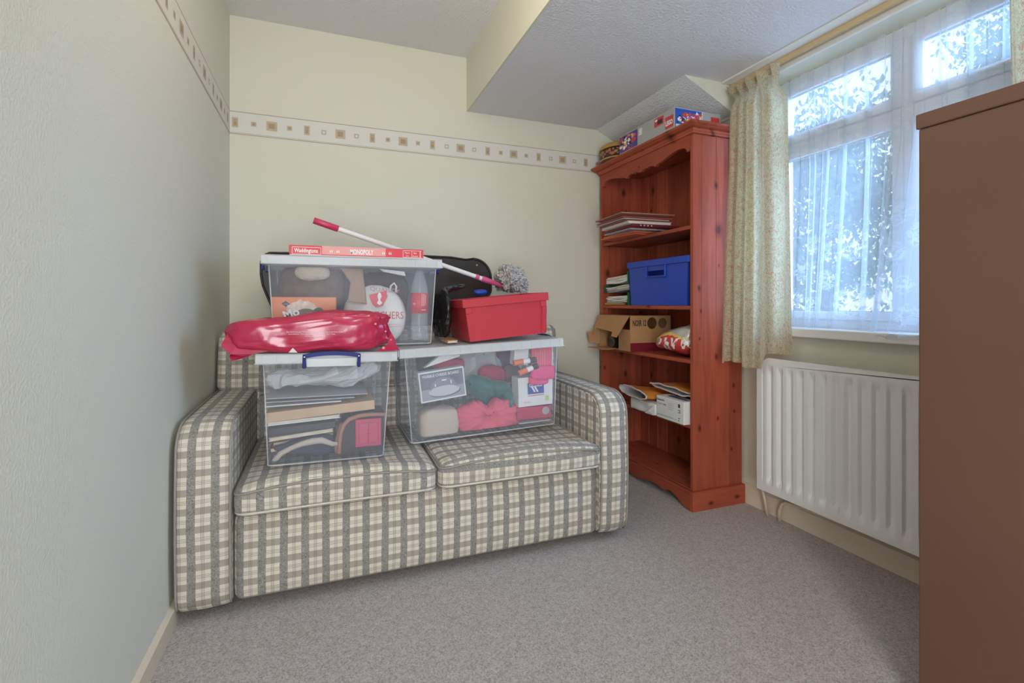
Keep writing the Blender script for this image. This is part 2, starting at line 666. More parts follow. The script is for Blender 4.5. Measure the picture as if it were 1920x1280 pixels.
def net_mat():
    """lace net: see-through weave, denser where flowers are worked in towards the hem"""
    m, nt, b, out = new_mat('lace_net')
    uv = N(nt, 'ShaderNodeUVMap', uv_map='UVMap')
    sp = N(nt, 'ShaderNodeSeparateXYZ')
    nt.links.new(uv.outputs[0], sp.inputs[0])
    # flower motifs: rings of voronoi cells
    vo = N(nt, 'ShaderNodeTexVoronoi')
    vo.inputs['Scale'].default_value = 9
    nt.links.new(uv.outputs[0], vo.inputs['Vector'])
    nz = N(nt, 'ShaderNodeTexNoise')
    nz.inputs['Scale'].default_value = 60
    nz.inputs['Distortion'].default_value = 1.2
    nt.links.new(uv.outputs[0], nz.inputs['Vector'])
    fl = math_(nt, 'MULTIPLY', ramp(nt, vo.outputs['Distance'], [(.38, (1, 1, 1)), (.46, (0, 0, 0))]),
               ramp(nt, nz.outputs['Fac'], [(.44, (0, 0, 0)), (.52, (1, 1, 1))]))
    low = ramp(nt, sp.outputs[1], [(.30, (1, 1, 1)), (.55, (.12, .12, .12))])
    fac = math_(nt, 'MULTIPLY_ADD', math_(nt, 'MULTIPLY', fl, low), .22)
    fac.node.inputs[2].default_value = .36
    fac.node.use_clamp = True
    t = N(nt, 'ShaderNodeBsdfTransparent')
    df = N(nt, 'ShaderNodeBsdfDiffuse')
    df.inputs[0].default_value = (.72, .75, .80, 1)
    tr = N(nt, 'ShaderNodeBsdfTranslucent')
    tr.inputs[0].default_value = (.66, .72, .82, 1)
    m1 = N(nt, 'ShaderNodeMixShader')
    m1.inputs[0].default_value = .5
    nt.links.new(df.outputs[0], m1.inputs[1])
    nt.links.new(tr.outputs[0], m1.inputs[2])
    m2 = N(nt, 'ShaderNodeMixShader')
    nt.links.new(fac, m2.inputs[0])
    nt.links.new(t.outputs[0], m2.inputs[1])
    nt.links.new(m1.outputs[0], m2.inputs[2])
    nt.links.new(m2.outputs[0], out.inputs['Surface'])
    return m


def glass_mat():
    m, nt, b, out = new_mat('window_glass')
    t = N(nt, 'ShaderNodeBsdfTransparent')
    t.inputs[0].default_value = (.97, .985, .98, 1)
    g = N(nt, 'ShaderNodeBsdfGlossy')
    g.inputs['Roughness'].default_value = .02
    mx = N(nt, 'ShaderNodeMixShader')
    mx.inputs[0].default_value = .06
    nt.links.new(t.outputs[0], mx.inputs[1])
    nt.links.new(g.outputs[0], mx.inputs[2])
    nt.links.new(mx.outputs[0], out.inputs['Surface'])
    return m


def leaf_mat():
    m, nt, b, out = new_mat('tree_leaf')
    b.inputs['Base Color'].default_value = (.15, .19, .15, 1)
    b.inputs['Roughness'].default_value = .6
    tr = N(nt, 'ShaderNodeBsdfTranslucent')
    tr.inputs[0].default_value = (.20, .26, .18, 1)
    mx = N(nt, 'ShaderNodeMixShader')
    mx.inputs[0].default_value = .5
    nt.links.new(b.outputs[0], mx.inputs[1])
    nt.links.new(tr.outputs[0], mx.inputs[2])
    nt.links.new(mx.outputs[0], out.inputs['Surface'])
    return m


K = {}
K['wall'] = mat('cream_wallpaper', (.72, .70, .575), .85, bump=.5, bscale=260, dist=.0012, spec=.2)
K['wall_left'] = mat('woodchip_wall_paint', (.71, .70, .605), .85, bump=.8, bscale=170, dist=.0016, spec=.2)
K['ceil'] = mat('stippled_ceiling', (.78, .775, .785), .9, bump=1, bscale=95, dist=.006, spec=.25)
K['cream_paint'] = mat('cream_gloss', (.70, .60, .46), .45)
K['white_paint'] = mat('white_gloss', (.80, .79, .75), .35)
K['white_frame'] = mat('white_window_frame', (.82, .84, .86), .4)
K['carpet'] = carpet_mat()
K['plaid'] = plaid_mat()
K['piping'] = mat('grey_piping', (.30, .275, .245), .8)
K['pipe_pale'] = mat('pale_piping', (.62, .57, .49), .8)
K['pine_z'] = pine('stained_pine_upright', 2)
K['pine_y'] = pine('stained_pine_shelf', 1, seed=2.3)
K['pine_x'] = pine('stained_pine_crosswise', 0, seed=4.1)
K['rad'] = mat('radiator_enamel', (.73, .71, .68), .4)
K['pipe'] = mat('painted_pipe', (.66, .55, .40), .45)
K['chrome'] = mat('dull_chrome', (.45, .42, .40), .3, metal=.9)
K['brown_steel'] = mat('brown_steel', (.128, .060, .036), .42, var=.05, vscale=3, bump=.06, bscale=14, dist=.004)
K['floral'] = floral_mat()
K['net'] = net_mat()
K['glass'] = glass_mat()
K['clear'] = plastic_clear('clear_box_plastic', .075)
K['clear_lid'] = plastic_clear('milky_lid_plastic', .40, (.90, .91, .90), .3)
K['blue_clip'] = mat('blue_clip_plastic', (.012, .018, .17), .45, spec=.25)
K['maroon_clip'] = mat('dark_clip_plastic', (.10, .02, .04), .35)
K['red_crate'] = mat('red_plastic', (.50, .035, .05), .4)
K['blue_crate'] = mat('blue_plastic', (.018, .06, .42), .4)
K['red_bag'] = mat('red_polythene', (.46, .018, .065), .24, coat=.3)
K['black_bag'] = mat('black_polythene', (.015, .012, .012), .22)
K['black_case'] = mat('black_vinyl', (.020, .011, .008), .45, bump=.3, bscale=300)
K['tan_edge'] = mat('tan_edging', (.42, .28, .17), .6)
K['pink'] = mat('pink_plastic', (.70, .10, .25), .4)
K['pink_dark'] = mat('raspberry_plastic', (.55, .04, .12), .35)
K['pole_white'] = mat('white_enamel', (.80, .79, .76), .3)
K['bristle'] = mat('grey_bristle', (.56, .53, .51), .8, var=.5, vscale=60)
K['red_card'] = mat('red_printed_card', (.66, .035, .055), .45)
K['pink_card'] = mat('pale_red_print', (.74, .30, .27), .45)
K['white_print'] = mat('white_print', (.83, .82, .78), .5)
K['black_print'] = mat('black_print', (.03, .03, .03), .5)
K['navy_print'] = mat('navy_print', (.03, .05, .20), .5)
K['red_print'] = mat('red_print', (.62, .05, .05), .5)
K['yellow_print'] = mat('yellow_print', (.80, .52, .08), .5)
K['grey_print'] = mat('grey_print', (.40, .40, .39), .5)
K['card_white'] = mat('white_card', (.76, .75, .72), .6)
K['card_brown'] = mat('brown_card', (.46, .235, .10), .75, var=.08, vscale=9)
K['card_dark'] = mat('dark_card_inside', (.14, .07, .035), .8)
K['maroon'] = mat('maroon_print', (.20, .010, .025), .5)
K['orange_card'] = mat('orange_card', (.72, .20, .05), .5)
K['paper'] = mat('paper_edges', (.66, .61, .50), .8, var=.12, vscale=60)
K['paper_grey'] = mat('grey_paper', (.42, .40, .40), .7)
K['white_plastic_bag'] = mat('white_carrier_plastic', (.80, .77, .70), .4)
K['film'] = plastic_clear('white_film', .55, (.86, .86, .85), .35)
K['bag_film'] = plastic_clear('thin_polythene', .42, (.80, .82, .84), .3)
K['wool_brown'] = mat('brown_cloth', (.13, .075, .05), .95, var=.25, vscale=30, bump=.5, bscale=300)
K['wool_dark'] = mat('dark_brown_cloth', (.085, .048, .042), .95, var=.25, vscale=30)
K['fleece'] = mat('cream_fleece', (.58, .50, .38), 1, bump=1, bscale=160, dist=.006)
K['lining'] = mat('beige_lining', (.36, .235, .15), .8, var=.1, vscale=8)
K['pink_cloth'] = mat('pink_cloth', (.72, .11, .17), .85, bump=.3, bscale=90)
K['teal_cloth'] = mat('teal_velour', (.025, .17, .15), .8, var=.45, vscale=26, sheen=.4)
K['beige_cloth'] = mat('beige_canvas', (.55, .46, .38), .85, bump=.3, bscale=120)
K['crimson_cloth'] = mat('crimson_cloth', (.52, .03, .10), .8)
K['navy_cloth'] = mat('navy_cloth', (.035, .038, .065), .9, var=.3, vscale=30)
K['leather'] = mat('tan_leather', (.42, .20, .12), .6)
K['dark_inside'] = mat('charcoal_lining', (.06, .055, .06), .8)
K['green_file'] = mat('green_board', (.012, .085, .045), .55)
K['manila'] = mat('manila_paper', (.58, .34, .12), .7)
K['envelope_orange'] = mat('orange_padded_envelope', (.74, .26, .035), .6, var=.18, vscale=9)
K['envelope_lining'] = mat('bubble_lining', (.62, .58, .56), .5, bump=.6, bscale=90)
K['silver'] = mat('silver_film', (.50, .46, .43), .28, metal=.45)
K['tin_dark'] = mat('dark_tin', (.06, .03, .025), .35)
K['tin_gold'] = mat('gold_tin', (.55, .33, .08), .35, metal=.4)
K['tin_copper'] = mat('copper_print', (.42, .15, .06), .4)
K['bottle'] = plastic_clear('clear_bottle', .22, (.75, .80, .85), .08)
K['bottle_glass'] = mat('dark_glass', (.01, .014, .012), .08, coat=.5)
K['green_sticker'] = mat('lime_sticker', (.52, .62, .22), .5)
K['leaf'] = leaf_mat()
K['bark'] = mat('bark', (.16, .13, .11), .9, var=.3, vscale=20)
K['paving'] = mat('pale_paving', (.72, .72, .70), .9, var=.15, vscale=2)
K['border_ground'] = mat('border_paper', (.71, .69, .63), .8)
K['border_line'] = mat('border_line', (.40, .28, .19), .8)
K['border_tan'] = mat('border_tan', (.53, .44, .31), .8)
K['border_dark'] = mat('border_gold', (.40, .31, .19), .8)

# ------------------------------------------------------------------ the room
XL, YB, XR, YR = -.442, 2.814, 1.99, -1.30
ZH, ZLO, XB = 2.445, 2.13, .787      # high ceiling, low ceiling, bulkhead
W0, W1, WZ0, WZ1 = .64, 1.82, .85, 2.075   # window recess


def struct(name, mb, mats, parent=None, **kw):
    o = mb.build(name, mats, parent, **kw)
    if parent is None: o['kind'] = 'structure'
    return o


struct('floor', MB().box(XL-.06, XR+.2, YR-.06, YB+.06, -.06, 0), K['carpet'])
struct('wall_left', MB().box(XL-.06, XL, YR-.06, YB+.06, 0, ZH+.05), K['wall_left'])
struct('wall_back', MB().box(XL, XR+.2, YB, YB+.06, 0, ZH+.05), K['wall'])
rear = MB().box(XL, -.41, YR-.06, YR, 0, ZH).box(.36, XR, YR-.06, YR, 0, ZH).box(-.41, .36, YR-.06, YR, 2.12, ZH)  # opening put in to go with the added rear fill
struct('wall_rear', rear, K['wall'])
wr = MB()
wr.box(XR, XR+.17, YR, YB, 0, WZ0)
wr.box(XR, XR+.17, W1, YB, WZ0, ZLO+.05)
wr.box(XR, XR+.17, YR, W0, WZ0, ZLO+.05)
wr.box(XR, XR+.17, W0, W1, WZ1, ZLO+.05)
struct('wall_right', wr, K['wall'])
struct('ceiling', MB().box(XL, XB+.01, YR, YB, ZH, ZH+.05), K['ceil'])
struct('ceiling', MB().box(XB+.012, XR, YR, YB, ZLO, ZLO+.06), K['ceil'])
struct('wall_bulkhead', MB().box(XB, XB+.012, YR, YB, ZLO, ZH), K['wall'])
# raked ceiling under the roof slope over the bookcase; its end is the dormer cheek
rk = MB()
rk.add([(1.667, 1.975, ZLO), (XR, 1.975, 1.978), (XR, 1.975, ZLO), (1.667, YB, ZLO), (XR, YB, 1.978), (XR, YB, ZLO)],
       [(0, 3, 4, 1)], 0)
rk.add([(1.667, 1.975, ZLO), (XR, 1.975, 1.978), (XR, 1.975, ZLO)], [(0, 1, 2)], 1)
rk.add([(1.667, 1.975, ZLO), (XR, 1.975, ZLO), (XR, YB, ZLO), (1.667, YB, ZLO)], [(0, 1, 2, 3)], 0)
struct('ceiling', rk, [K['ceil'], K['wall']])

# skirting boards
sk = MB().prism([(XL, 0), (XL+.014, 0), (XL+.014, .058), (XL, .068)], lambda a, b, t: (a, t, b), YR, YB)
struct('baseboard_left', sk, K['cream_paint'])
sk = MB().prism([(XR, 0), (XR-.018, 0), (XR-.018, .084), (XR-.008, .094), (XR, .096)], lambda a, b, t: (a, t, b), YR, YB)
struct('baseboard_right', sk, K['cream_paint'])
sk = MB().prism([(YB, 0), (YB-.016, 0), (YB-.016, .060), (YB, .070)], lambda a, b, t: (t, a, b), XL+.014, XR-.018)
struct('baseboard_back', sk, K['cream_paint'])


# printed wallpaper border at picture height; s runs along the wall
def border(name, length, fn, phase):
    mb = MB()

    def rect(s0, s1, z0, z1, m, l):
        mb.add([fn(s0, z0, l), fn(s1, z0, l), fn(s1, z1, l), fn(s0, z1, l)], [(0, 1, 2, 3)], m)
    rect(0, length, 1.848, 1.967, 0, .0006)
    for z, t in ((1.963, .0032), (1.8575, .0016), (1.8515, .0032)):
        rect(0, length, z-t/2, z+t/2, 1, .0010)
    k = 0
    while True:
        s = phase+k*.0835
        if s > length-.02: break
        kind = ('tall', 'small', 'big', 'small')[k % 4]
        if s > .02:
            z = 1.909
            if kind == 'tall':
                rect(s-.014, s+.014, z-.025, z+.025, 2, .0010)
                rect(s-.007, s+.007, z-.016, z+.016, 3, .0013)
                rect(s-.003, s+.003, z+.004, z+.011, 2, .0016)
            elif kind == 'big':
                rect(s-.028, s+.028, z-.027, z+.027, 0, .0010)
                rect(s-.025, s+.025, z-.024, z+.024, 2, .0012)
                rect(s-.014, s+.014, z-.013, z+.013, 3, .0015)
            else:
                rect(s-.012, s+.012, z-.012, z+.012, 2, .0010)
                rect(s-.006, s+.006, z-.006, z+.006, 3 if k % 8 < 4 else 0, .0013)
        k += 1
    struct(name, mb, [K['border_ground'], K['border_line'], K['border_tan'], K['border_dark']])


border('trim_1', XR-XL, lambda s, z, l: (XL+s, YB-l, z), .024)
border('trim_2', YB-YR, lambda s, z, l: (XL+l, YB-s, z), .0605)
border('trim_3', .83, lambda s, z, l: (XR-l, YB-s, z), .05)

# ------------------------------------------------------------------ window in its recess
win = empty('window_1', (2.12, 1.23, WZ0))
win['kind'] = 'structure'
XW = 2.11
fr = MB()
for y0, y1, z0, z1 in ((W0, W1, .888, .925), (W0, W1, 2.03, WZ1), (W0, .675, .925, 2.03), (1.79, W1, .925, 2.03),
                       (1.215, 1.250, .925, 2.03)):
    fr.rbox(XW, XW+.05, y0, y1, z0, z1, .004)
for y0, y1 in ((.675, 1.215), (1.25, 1.79)):
    fr.rbox(XW, XW+.05, y0, y1, 1.722, 1.765, .004)
fr.build('window_frame', K['white_frame'], win)


def sash(y0, y1, z0, z1, t, proud):
    mb = MB()
    x0 = XW-proud
    for a, b, c, d in ((y0, y1, z0, z0+t), (y0, y1, z1-t, z1), (y0, y0+t, z0+t, z1-t), (y1-t, y1, z0+t, z1-t)):
        mb.rbox(x0, XW+.028, a, b, c, d, .004)
    s = mb.build('sash', K['white_frame'], win)
    g = MB()
    for a, b, c, d in ((y0+t, y1-t, z1-t-.007, z1-t), (y0+t, y1-t, z0+t, z0+t+.004)):
        g.box(x0+.010, x0+.016, a, b, c, d)
    g.build('rebate_shade', K['grey_print'], s)  # grey strips stand in for the shading in the frame rebate
    MB().box(XW+.008, XW+.013, y0+t-.002, y1-t+.002, z0+t-.002, z1-t+.002).build('pane', K['glass'], s)
    return s


for y0, y1 in ((.675, 1.215), (1.25, 1.79)):
    s = sash(y0, y1, 1.765, 2.03, .040, .012)
    s2 = sash(y0, y1, .925, 1.722, .036, .008)
    MB().tube([(XW-.02, (y0+y1)/2-.05, 1.79), (XW-.024, (y0+y1)/2, 1.785), (XW-.02, (y0+y1)/2+.06, 1.79)], .006).build('stay_handle', K['white_paint'], s)
# sill board and the white lining of the recess
sl = MB().rbox(1.938, XW+.02, .60, 1.835, WZ0, .888, .005)
struct('trim_4', sl, K['white_paint'])
hd = MB().rbox(1.978, XR, .50, 1.97, 2.072, 2.082, .003).box(1.986, XR, .50, 1.97, 2.082, ZLO).rbox(1.900, 1.948, .30, 1.97, 2.120, ZLO, .003)
struct('trim_5', hd, K['white_paint'])

# curtain track
tr = thing('curtain_track', 'cream curtain track fixed under the low ceiling above the window', 'curtain track', (1.96, 1.2, 2.10))
MB().rbox(1.950, 1.972, .34, 1.962, 2.096, 2.1195, .003).build('rail', mat('cream_track', (.62, .45, .24), .4), tr)
MB().box(1.944, 1.976, .34, 1.962, 2.1195, ZLO).build('fixing_strip', K['white_paint'], tr)


# floral curtains with pinch pleats
def curtain(top, midl, bot, ncy, ztop, zbot, label, warp, name='curtain'):
    t0, t1 = Vector(top[0]), Vector(top[1])
    m0, m1 = Vector(midl[0]), Vector(midl[-1])
    b0, b1 = Vector(bot[0]), Vector(bot[-1])

    def lay(pts_, u):
        pts_ = [Vector(q) for q in pts_]
        if len(pts_) == 2: return pts_[0].lerp(pts_[1], u)
        q = min(1, max(0, (u-.34)/.32))       # a soft knee in the middle
        q = q*q*(3-2*q)
        return pts_[0].lerp(pts_[1], u*2)*(1-q)+pts_[1].lerp(pts_[2], u*2-1)*q

    def fn(u, v):
        # v 0 bottom .. 1 top
        z0 = zbot(u)
        z = z0+(ztop(u)-z0)*v
        hh = ztop(u)-z                     # distance below the heading
        a = min(1, max(0, hh/1.35))
        ct = t0.lerp(t1, u)
        cm = lay(midl, u)
        cb = lay(bot, u)
        # pinched waist under the heading
        pinch = exp(-((hh-.095)/.05)**2)
        k = min(1, max(0, (hh-.02)/.16))
        k = k*k*(3-2*k)
        c = ct.lerp(cm.lerp(cb, a), k)
        ctr = t0.lerp(t1, .5).lerp(m0.lerp(m1, .5).lerp(b0.lerp(b1, .5), a), k)
        c = ctr+(c-ctr)*(1-.20*pinch)
        wu = warp(u)
        ph = wu*ncy*2*pi
        amp = .021*(1-.75*pinch)*(.75+.45*a+.55*exp(-(hh/.055)**2))*(1 if u < .62 else max(.22, 1-(u-.62)*3.2) if a > .15 else 1)
        d = (lay(bot, min(1, u+.02))-lay(bot, max(0, u-.02))).to_3d().normalized()*k+(t1-t0).normalized()*(1-k)
        d.normalize()
        nr = Vector((-d.y, d.x, 0))
        if nr.x > 0: nr = -nr
        off = sin(ph)+.35*sin(2*ph+1.1)
        tw = .010*cos(ph)*(1-.6*pinch)
        c = c+nr*(off*amp)+d*tw
        q = Vector((c.x, c.y, z))
        q += nr*.012*noise.noise(Vector((u*6, z*2.2, 3.3)))
        q += nr*.014*exp(-(hh/.035)**2)*abs(sin(ph))
        return q
    o = MB().grid(fn, 150, 60, uv=lambda u, v: (u*.95, v*1.38)).build(name, K['floral'], smooth=True)
    tag(o, label, 'curtain')
    return o


curtain(((1.926, 1.945, 0), (1.926, 1.640, 0)), ((1.815, 1.822, 0), (1.835, 1.715, 0), (1.922, 1.600, 0)), ((1.768, 1.825, 0), (1.798, 1.690, 0), (1.925, 1.572, 0)), 5.0,
        lambda u: 2.088-.0*u, lambda u: .716+.012*sin(u*9) if u < .62 else .716+(.772-.716)*min(1, (u-.62)/.08),
        'cream floral curtain bunched at the window left side, reaching the radiator top', lambda u: u**.9 if u < .6 else .6**.9+(u-.6)*.72)
curtain(((1.905, .865, 0), (1.905, .47, 0)), ((1.900, .85, 0), (1.900, .45, 0)), ((1.900, .83, 0), (1.900, .44, 0)), 4.5,
        lambda u: 2.10, lambda u: .78, 'cream floral curtain behind the brown cabinet, top right in the photo', lambda u: u)


# lace net hanging in the recess
def net_fn(u, v):
    z1 = 2.060+.004*sin(u*150)
    s = u
    y = 1.805-s*1.14
    # gathers: the path folds back on itself here and there, more so lower down
    k = .012+.012*(1-v)
    y += k*sin(s*2*pi*13+.6*sin(s*21))*(.55+.45*sin(s*2*pi*3.1+1.0))+.010*sin(s*2*pi*31+2)
    y += .022*(1-v)*sin(s*2*pi*4.3+.4)
    hang = exp(-((s-.56)/.055)**2)          # the length that slipped over the sill edge
    zb = .889-.024*hang
    lift = max(0, 1-s/.055)
    zb += .10*lift**1.2
    z = zb+(z1-zb)*v
    xt, xb = 2.078, 2.020-.092*exp(-((s-.56)/.11)**2)
    x = xb+(xt-xb)*min(1, v*1.6)**.8
    x += (.007+.008*(1-v))*cos(s*2*pi*13+.6*sin(s*21))*(.6+.4*sin(s*2*pi*3.1))
    return Vector((x, y, z))


net = MB().grid(net_fn, 420, 44, uv=lambda u, v: (u*1.9, v*1.17)).build('net_curtain', K['net'], smooth=True)
tag(net, 'white lace net curtain gathered across the window down to the sill', 'net curtain')

# ------------------------------------------------------------------ outside: paving and trees
struct('ground', MB().box(2.4, 30, -8, 22, -.5, -.4), K['paving'])


def tree(name, label, base, hgt, spread, nleaf, seed, zlow, gap=0):
    rnd = random.Random(seed)
    t = thing(name, label, 'tree', base, group=None)
    b = Vector(base)
    tk = MB()
    tk.tube([b, b+Vector((.05, .05, hgt*.35)), b+Vector((-.05, .1, hgt*.7)), b+Vector((0, 0, hgt))], [.11, .085, .05, .015], 8)
    tk.build('trunk', K['bark'], t)
    br, tips = MB(), []
    for i in range(46):
        z = rnd.uniform(.18, .98)*hgt
        a = rnd.uniform(0, 2*pi)
        L = spread*rnd.uniform(.45, 1)*(1-.35*z/hgt)
        p0 = b+Vector((0, 0, z))
        p1 = p0+Vector((cos(a)*L*.5, sin(a)*L*.5, L*.22))
        p2 = p0+Vector((cos(a)*L, sin(a)*L, L*.5*rnd.uniform(.2, 1)))
        br.tube([p0, p1, p2], [.022, .012, .004], 5)
        for _ in range(3):
            q0 = p1.lerp(p2, rnd.random())
            q1 = q0+Vector((rnd.uniform(-.5, .5), rnd.uniform(-.5, .5), rnd.uniform(0, .5)))
            br.tube([q0, q1], [.007, .002], 4)
            tips += [q0, q1]
        tips += [p1, p2]
    tag(br.build('branches', K['bark'], t), kind='stuff')
    lf = MB()
    for i in range(nleaf):
        c = rnd.choice(tips)+Vector([rnd.gauss(0, .16) for _ in range(3)])
        if c.z < zlow or (gap and rnd.random() < gap*(c.z/hgt)): continue
        s = rnd.uniform(.03, .06)
        r = Euler((rnd.uniform(0, 6), rnd.uniform(0, 6), rnd.uniform(0, 6))).to_matrix()
        lf.add([c+r @ Vector(q) for q in ((-s, 0, 0), (0, -s*.5, s*.1), (s, 0, 0), (0, s*.5, s*.1))], [(0, 1, 2, 3)])
    tag(lf.build('foliage', K['leaf'], t), kind='stuff')


tree('garden_tree', 'pale leafy tree outside, behind the left window panes', (6.2, 4.6, -.4), 3.6, 1.7, 16000, 3, .7, .35)
tree('garden_tree', 'pale leafy tree outside, behind the right window panes', (10.2, 4.2, -.4), 6.6, 2.0, 17000, 11, .5, .2)

# ------------------------------------------------------------------ radiator
rd = thing('radiator', 'white ribbed panel radiator on the wall beneath the window sill', 'radiator', (1.92, 1.14, .155))
RY0, RY1, RZ0, RZ1 = .55, 1.722, .152, .752
fl = []


def rad_x(y, z):
    pitch = .0505
    f = ((RY1-.045-y) % pitch)/pitch
    k = 0
    if RY0+.03 < y < RY1-.03:
        dz = min(z-(RZ0+.045), (RZ1-.055)-z)
        if dz > -.012:
            e = min(1, max(0, (dz+.012)/.024))
            g = max(0, min(1, (.30-abs(f-.5))/.10))
            k = e*g
    return 1.868+.016*k


ys = []
y = RY0
ny, nz = 280, 40


def rad_fn(u, v):
    y = RY1-(RY1-RY0)*u
    z = RZ0+(RZ1-RZ0)*(v if .1 < v < .9 else v)
    return Vector((rad_x(y, z), y, z))


fp = MB().grid(rad_fn, ny, nz)
# rolled rim: chamfered top left corner is cut by the rim pieces
fp.box(1.868, 1.880, RY0, RY1, RZ0-.006, RZ0).box(1.868, 1.884, RY0, RY1-.0, RZ1, RZ1+.006)
o = fp.build('front_panel', K['rad'], rd, smooth=True, angle=50)
for vtx in o.data.vertices:            # clipped upper corners
    co = vtx.co
    wy, wz = co.y+1.14, co.z+.155
    for yy, sg in ((RY1, 1),):
        t = (wy-(yy-.06))+(wz-(RZ1-.035))*.06/.035
        if t > .06 and wz > RZ1-.036:
            co.z -= (t-.06)*.035/.06
MB().rbox(1.925, 1.94, RY0, RY1, RZ0, RZ1-.03, .004).build('back_panel', K['rad'], rd)
gr = MB()
for k in range(40):
    yy = RY0+.02+k*(RY1-RY0-.08)/39
    gr.box(1.886, 1.922, yy, yy+.004, RZ1-.014, RZ1-.006)
gr.box(1.884, 1.925, RY0, RY0+.006, RZ0+.02, RZ1-.01).box(1.884, 1.925, RY1-.012, RY1-.006, RZ0+.02, RZ1-.045)
tag(gr.build('grille', K['rad'], rd), kind='stuff')
for yy in (RY1-.2, RY0+.16):
    MB().box(1.938, XR-.002, yy, yy+.04, .3, .68).build('bracket', K['rad'], rd)
vv = MB()
vv.lathe([(.0, .0), (.013, .0), (.015, .006), (.015, .030), (.012, .036), (.012, .075), (.0, .078)], (1.93, 1.752, .178), 16)
vo = vv.build('valve_cap', K['pipe'], rd, smooth=True, angle=40)
MB().lathe([(.0, 0), (.010, 0), (.014, .008), (.014, .020), (.011, .024), (.011, .042), (.0, .042)], (1.93, 1.752, .135), 12).build('valve_body', K['chrome'], rd, smooth=True, angle=40)
MB().tube([(1.93, 1.752, .152), (1.93, 1.715, .165)], .008).build('valve_tail', K['chrome'], rd)
MB().tube([(1.93, 1.752, .135), (1.940, 1.744, .08), (1.948, 1.735, 0)], .0075, 10).build('pipe', K['pipe'], rd, smooth=True)
MB().tube([(1.952, 1.672, 0), (1.952, 1.672, .05), (1.952, 1.660, .082), (1.952, 1.635, .097), (1.952, 1.55, .105), (1.955, 1.2, .118), (1.955, .6, .13)], .0075, 10).build('pipe', K['pipe'], rd, smooth=True)

# ------------------------------------------------------------------ steel cabinet
cb = thing('steel_cabinet', 'tall brown steel cabinet with lipped top at the right edge of the photo', 'cabinet', (1.595, .466, 0))
CX0, CX1, CY0, CY1 = 1.362, 1.83, .156, .773
MB().rbox(CX0, CX1, CY0, CY1, .0, 1.424, .004).build('body', K['brown_steel'], cb)
MB().rbox(CX0-.004, CX1+.004, CY0-.004, CY1+.004, 1.4245, 1.461, .003).build('lid', K['brown_steel'], cb)
for k in range(4):
    z0 = .03+k*.348
    dr = MB().rbox(CX0+.012, CX1-.012, CY0-.016, CY0-.001, z0, z0+.335, .003).build('drawer', K['brown_steel'], cb)
    MB().tube([(1.52, CY0-.017, z0+.20), (1.52, CY0-.04, z0+.20), (1.67, CY0-.04, z0+.20), (1.67, CY0-.017, z0+.20)], .006).build('handle', K['chrome'], dr)

# ------------------------------------------------------------------ bookcase
bk = thing('bookcase', 'tall red-brown pine bookcase with scalloped top and base in the corner', 'bookcase', (1.81, 2.33, 0))
BX0, BX1, BY0, BY1 = 1.662, 1.968, 1.905, 2.757
TH = .021


def side_boards(y0, y1):
    # each side is glued up of four upright boards
    ws = [.052, .088, .080, .086]
    x = BX0
    sd = None
    for w_ in ws:
        MB().rbox(x, x+w_-.0004, y0, y1, .0, 1.815, .0012, 1).build('side_board', K['pine_z'], bk)
        x += w_


side_boards(BY0, BY0+TH)
side_boards(BY1-TH, BY1)
nb = 9
bw = (BY1-BY0-2*TH)/nb
for k in range(nb):
    y0 = BY0+TH+k*bw
    MB().rbox(1.954, 1.964, y0+.0006, y0+bw-.0006, .07, 1.815, .0025, 1).build('back_board', K['pine_z'], bk)
for z in (1.378, .985, .722, .405, .094):
    MB().rbox(BX0+.004, 1.952, BY0+TH+.001, BY1-TH-.001, z-.019, z, .002, 1).build('shelf', K['pine_y'], bk)
for z in (1.359, .966, .703, .386):
    for yy in (BY1-TH-.006, BY0+TH+.006):
        for xx in (1.70, 1.91):
            MB().rbox(xx-.006, xx+.006, yy-.005, yy+.005, z-.010, z-.0005, .002).build('shelf_peg', K['chrome'], bk)
MB().box(BX0, 1.964, BY0+.002, BY1-.002, 1.8155, 1.838).build('top_board', K['pine_y'], bk)


def apron_z(t):
    """scalloped lower edge, t -1..1 along the front"""
    t = abs(t)
    z = 1.737
    if t < .07: z = 1.741+.008*cos(t/.07*pi/2)*-1
    elif t < .14: z = 1.744
    elif t < .30: z = 1.738+.006*sin((t-.14)/.16*pi)
    elif t < .36: z = 1.738-.008*sin((t-.30)/.06*pi)
    elif t < .80: z = 1.738+.030*(sin((t-.36)/.44*pi/2))**1.5
    elif t < .95: z = 1.768-.012*((t-.80)/.15)**2-.022*max(0, (t-.88)/.07)**2*.6
    else: z = 1.738
    return z


n = 120
ym, hl_ = (BY0+BY1)/2, (BY1-BY0)/2-TH-.0005
pl = [(ym+hl_*(2*i/n-1), apron_z(2*i/n-1)) for i in range(n+1)]
ap = MB()
for i in range(n):
    (a, za), (b, zb) = pl[i], pl[i+1]
    ap.hexa([(BX0-.0005, a, za), (BX0+.017, a, za), (BX0-.0005, b, zb), (BX0+.017, b, zb),
             (BX0-.0005, a, 1.822), (BX0+.017, a, 1.822), (BX0-.0005, b, 1.822), (BX0+.017, b, 1.822)])
ap.build('frieze', K['pine_y'], bk)


def moulding(levels, name):
    """stepped moulding round front and both ends"""
    mb = MB()
    rows = []
    for z, o_ in levels:
        rows.append([(BX0-o_, BY0-o_, z), (BX1, BY0-o_, z), (BX1, BY1+o_, z), (BX0-o_, BY1+o_, z)])
    vs = [q for r in rows for q in r]
    fs = [(0, 1, 2, 3), tuple(4*(len(rows)-1)+k for k in range(4))]
    for i in range(len(rows)-1):
        for k in range(4):
            fs.append((4*i+k, 4*i+(k+1) % 4, 4*i+4+(k+1) % 4, 4*i+4+k))
    return mb.add(vs, fs).build(name, K['pine_y'], bk)


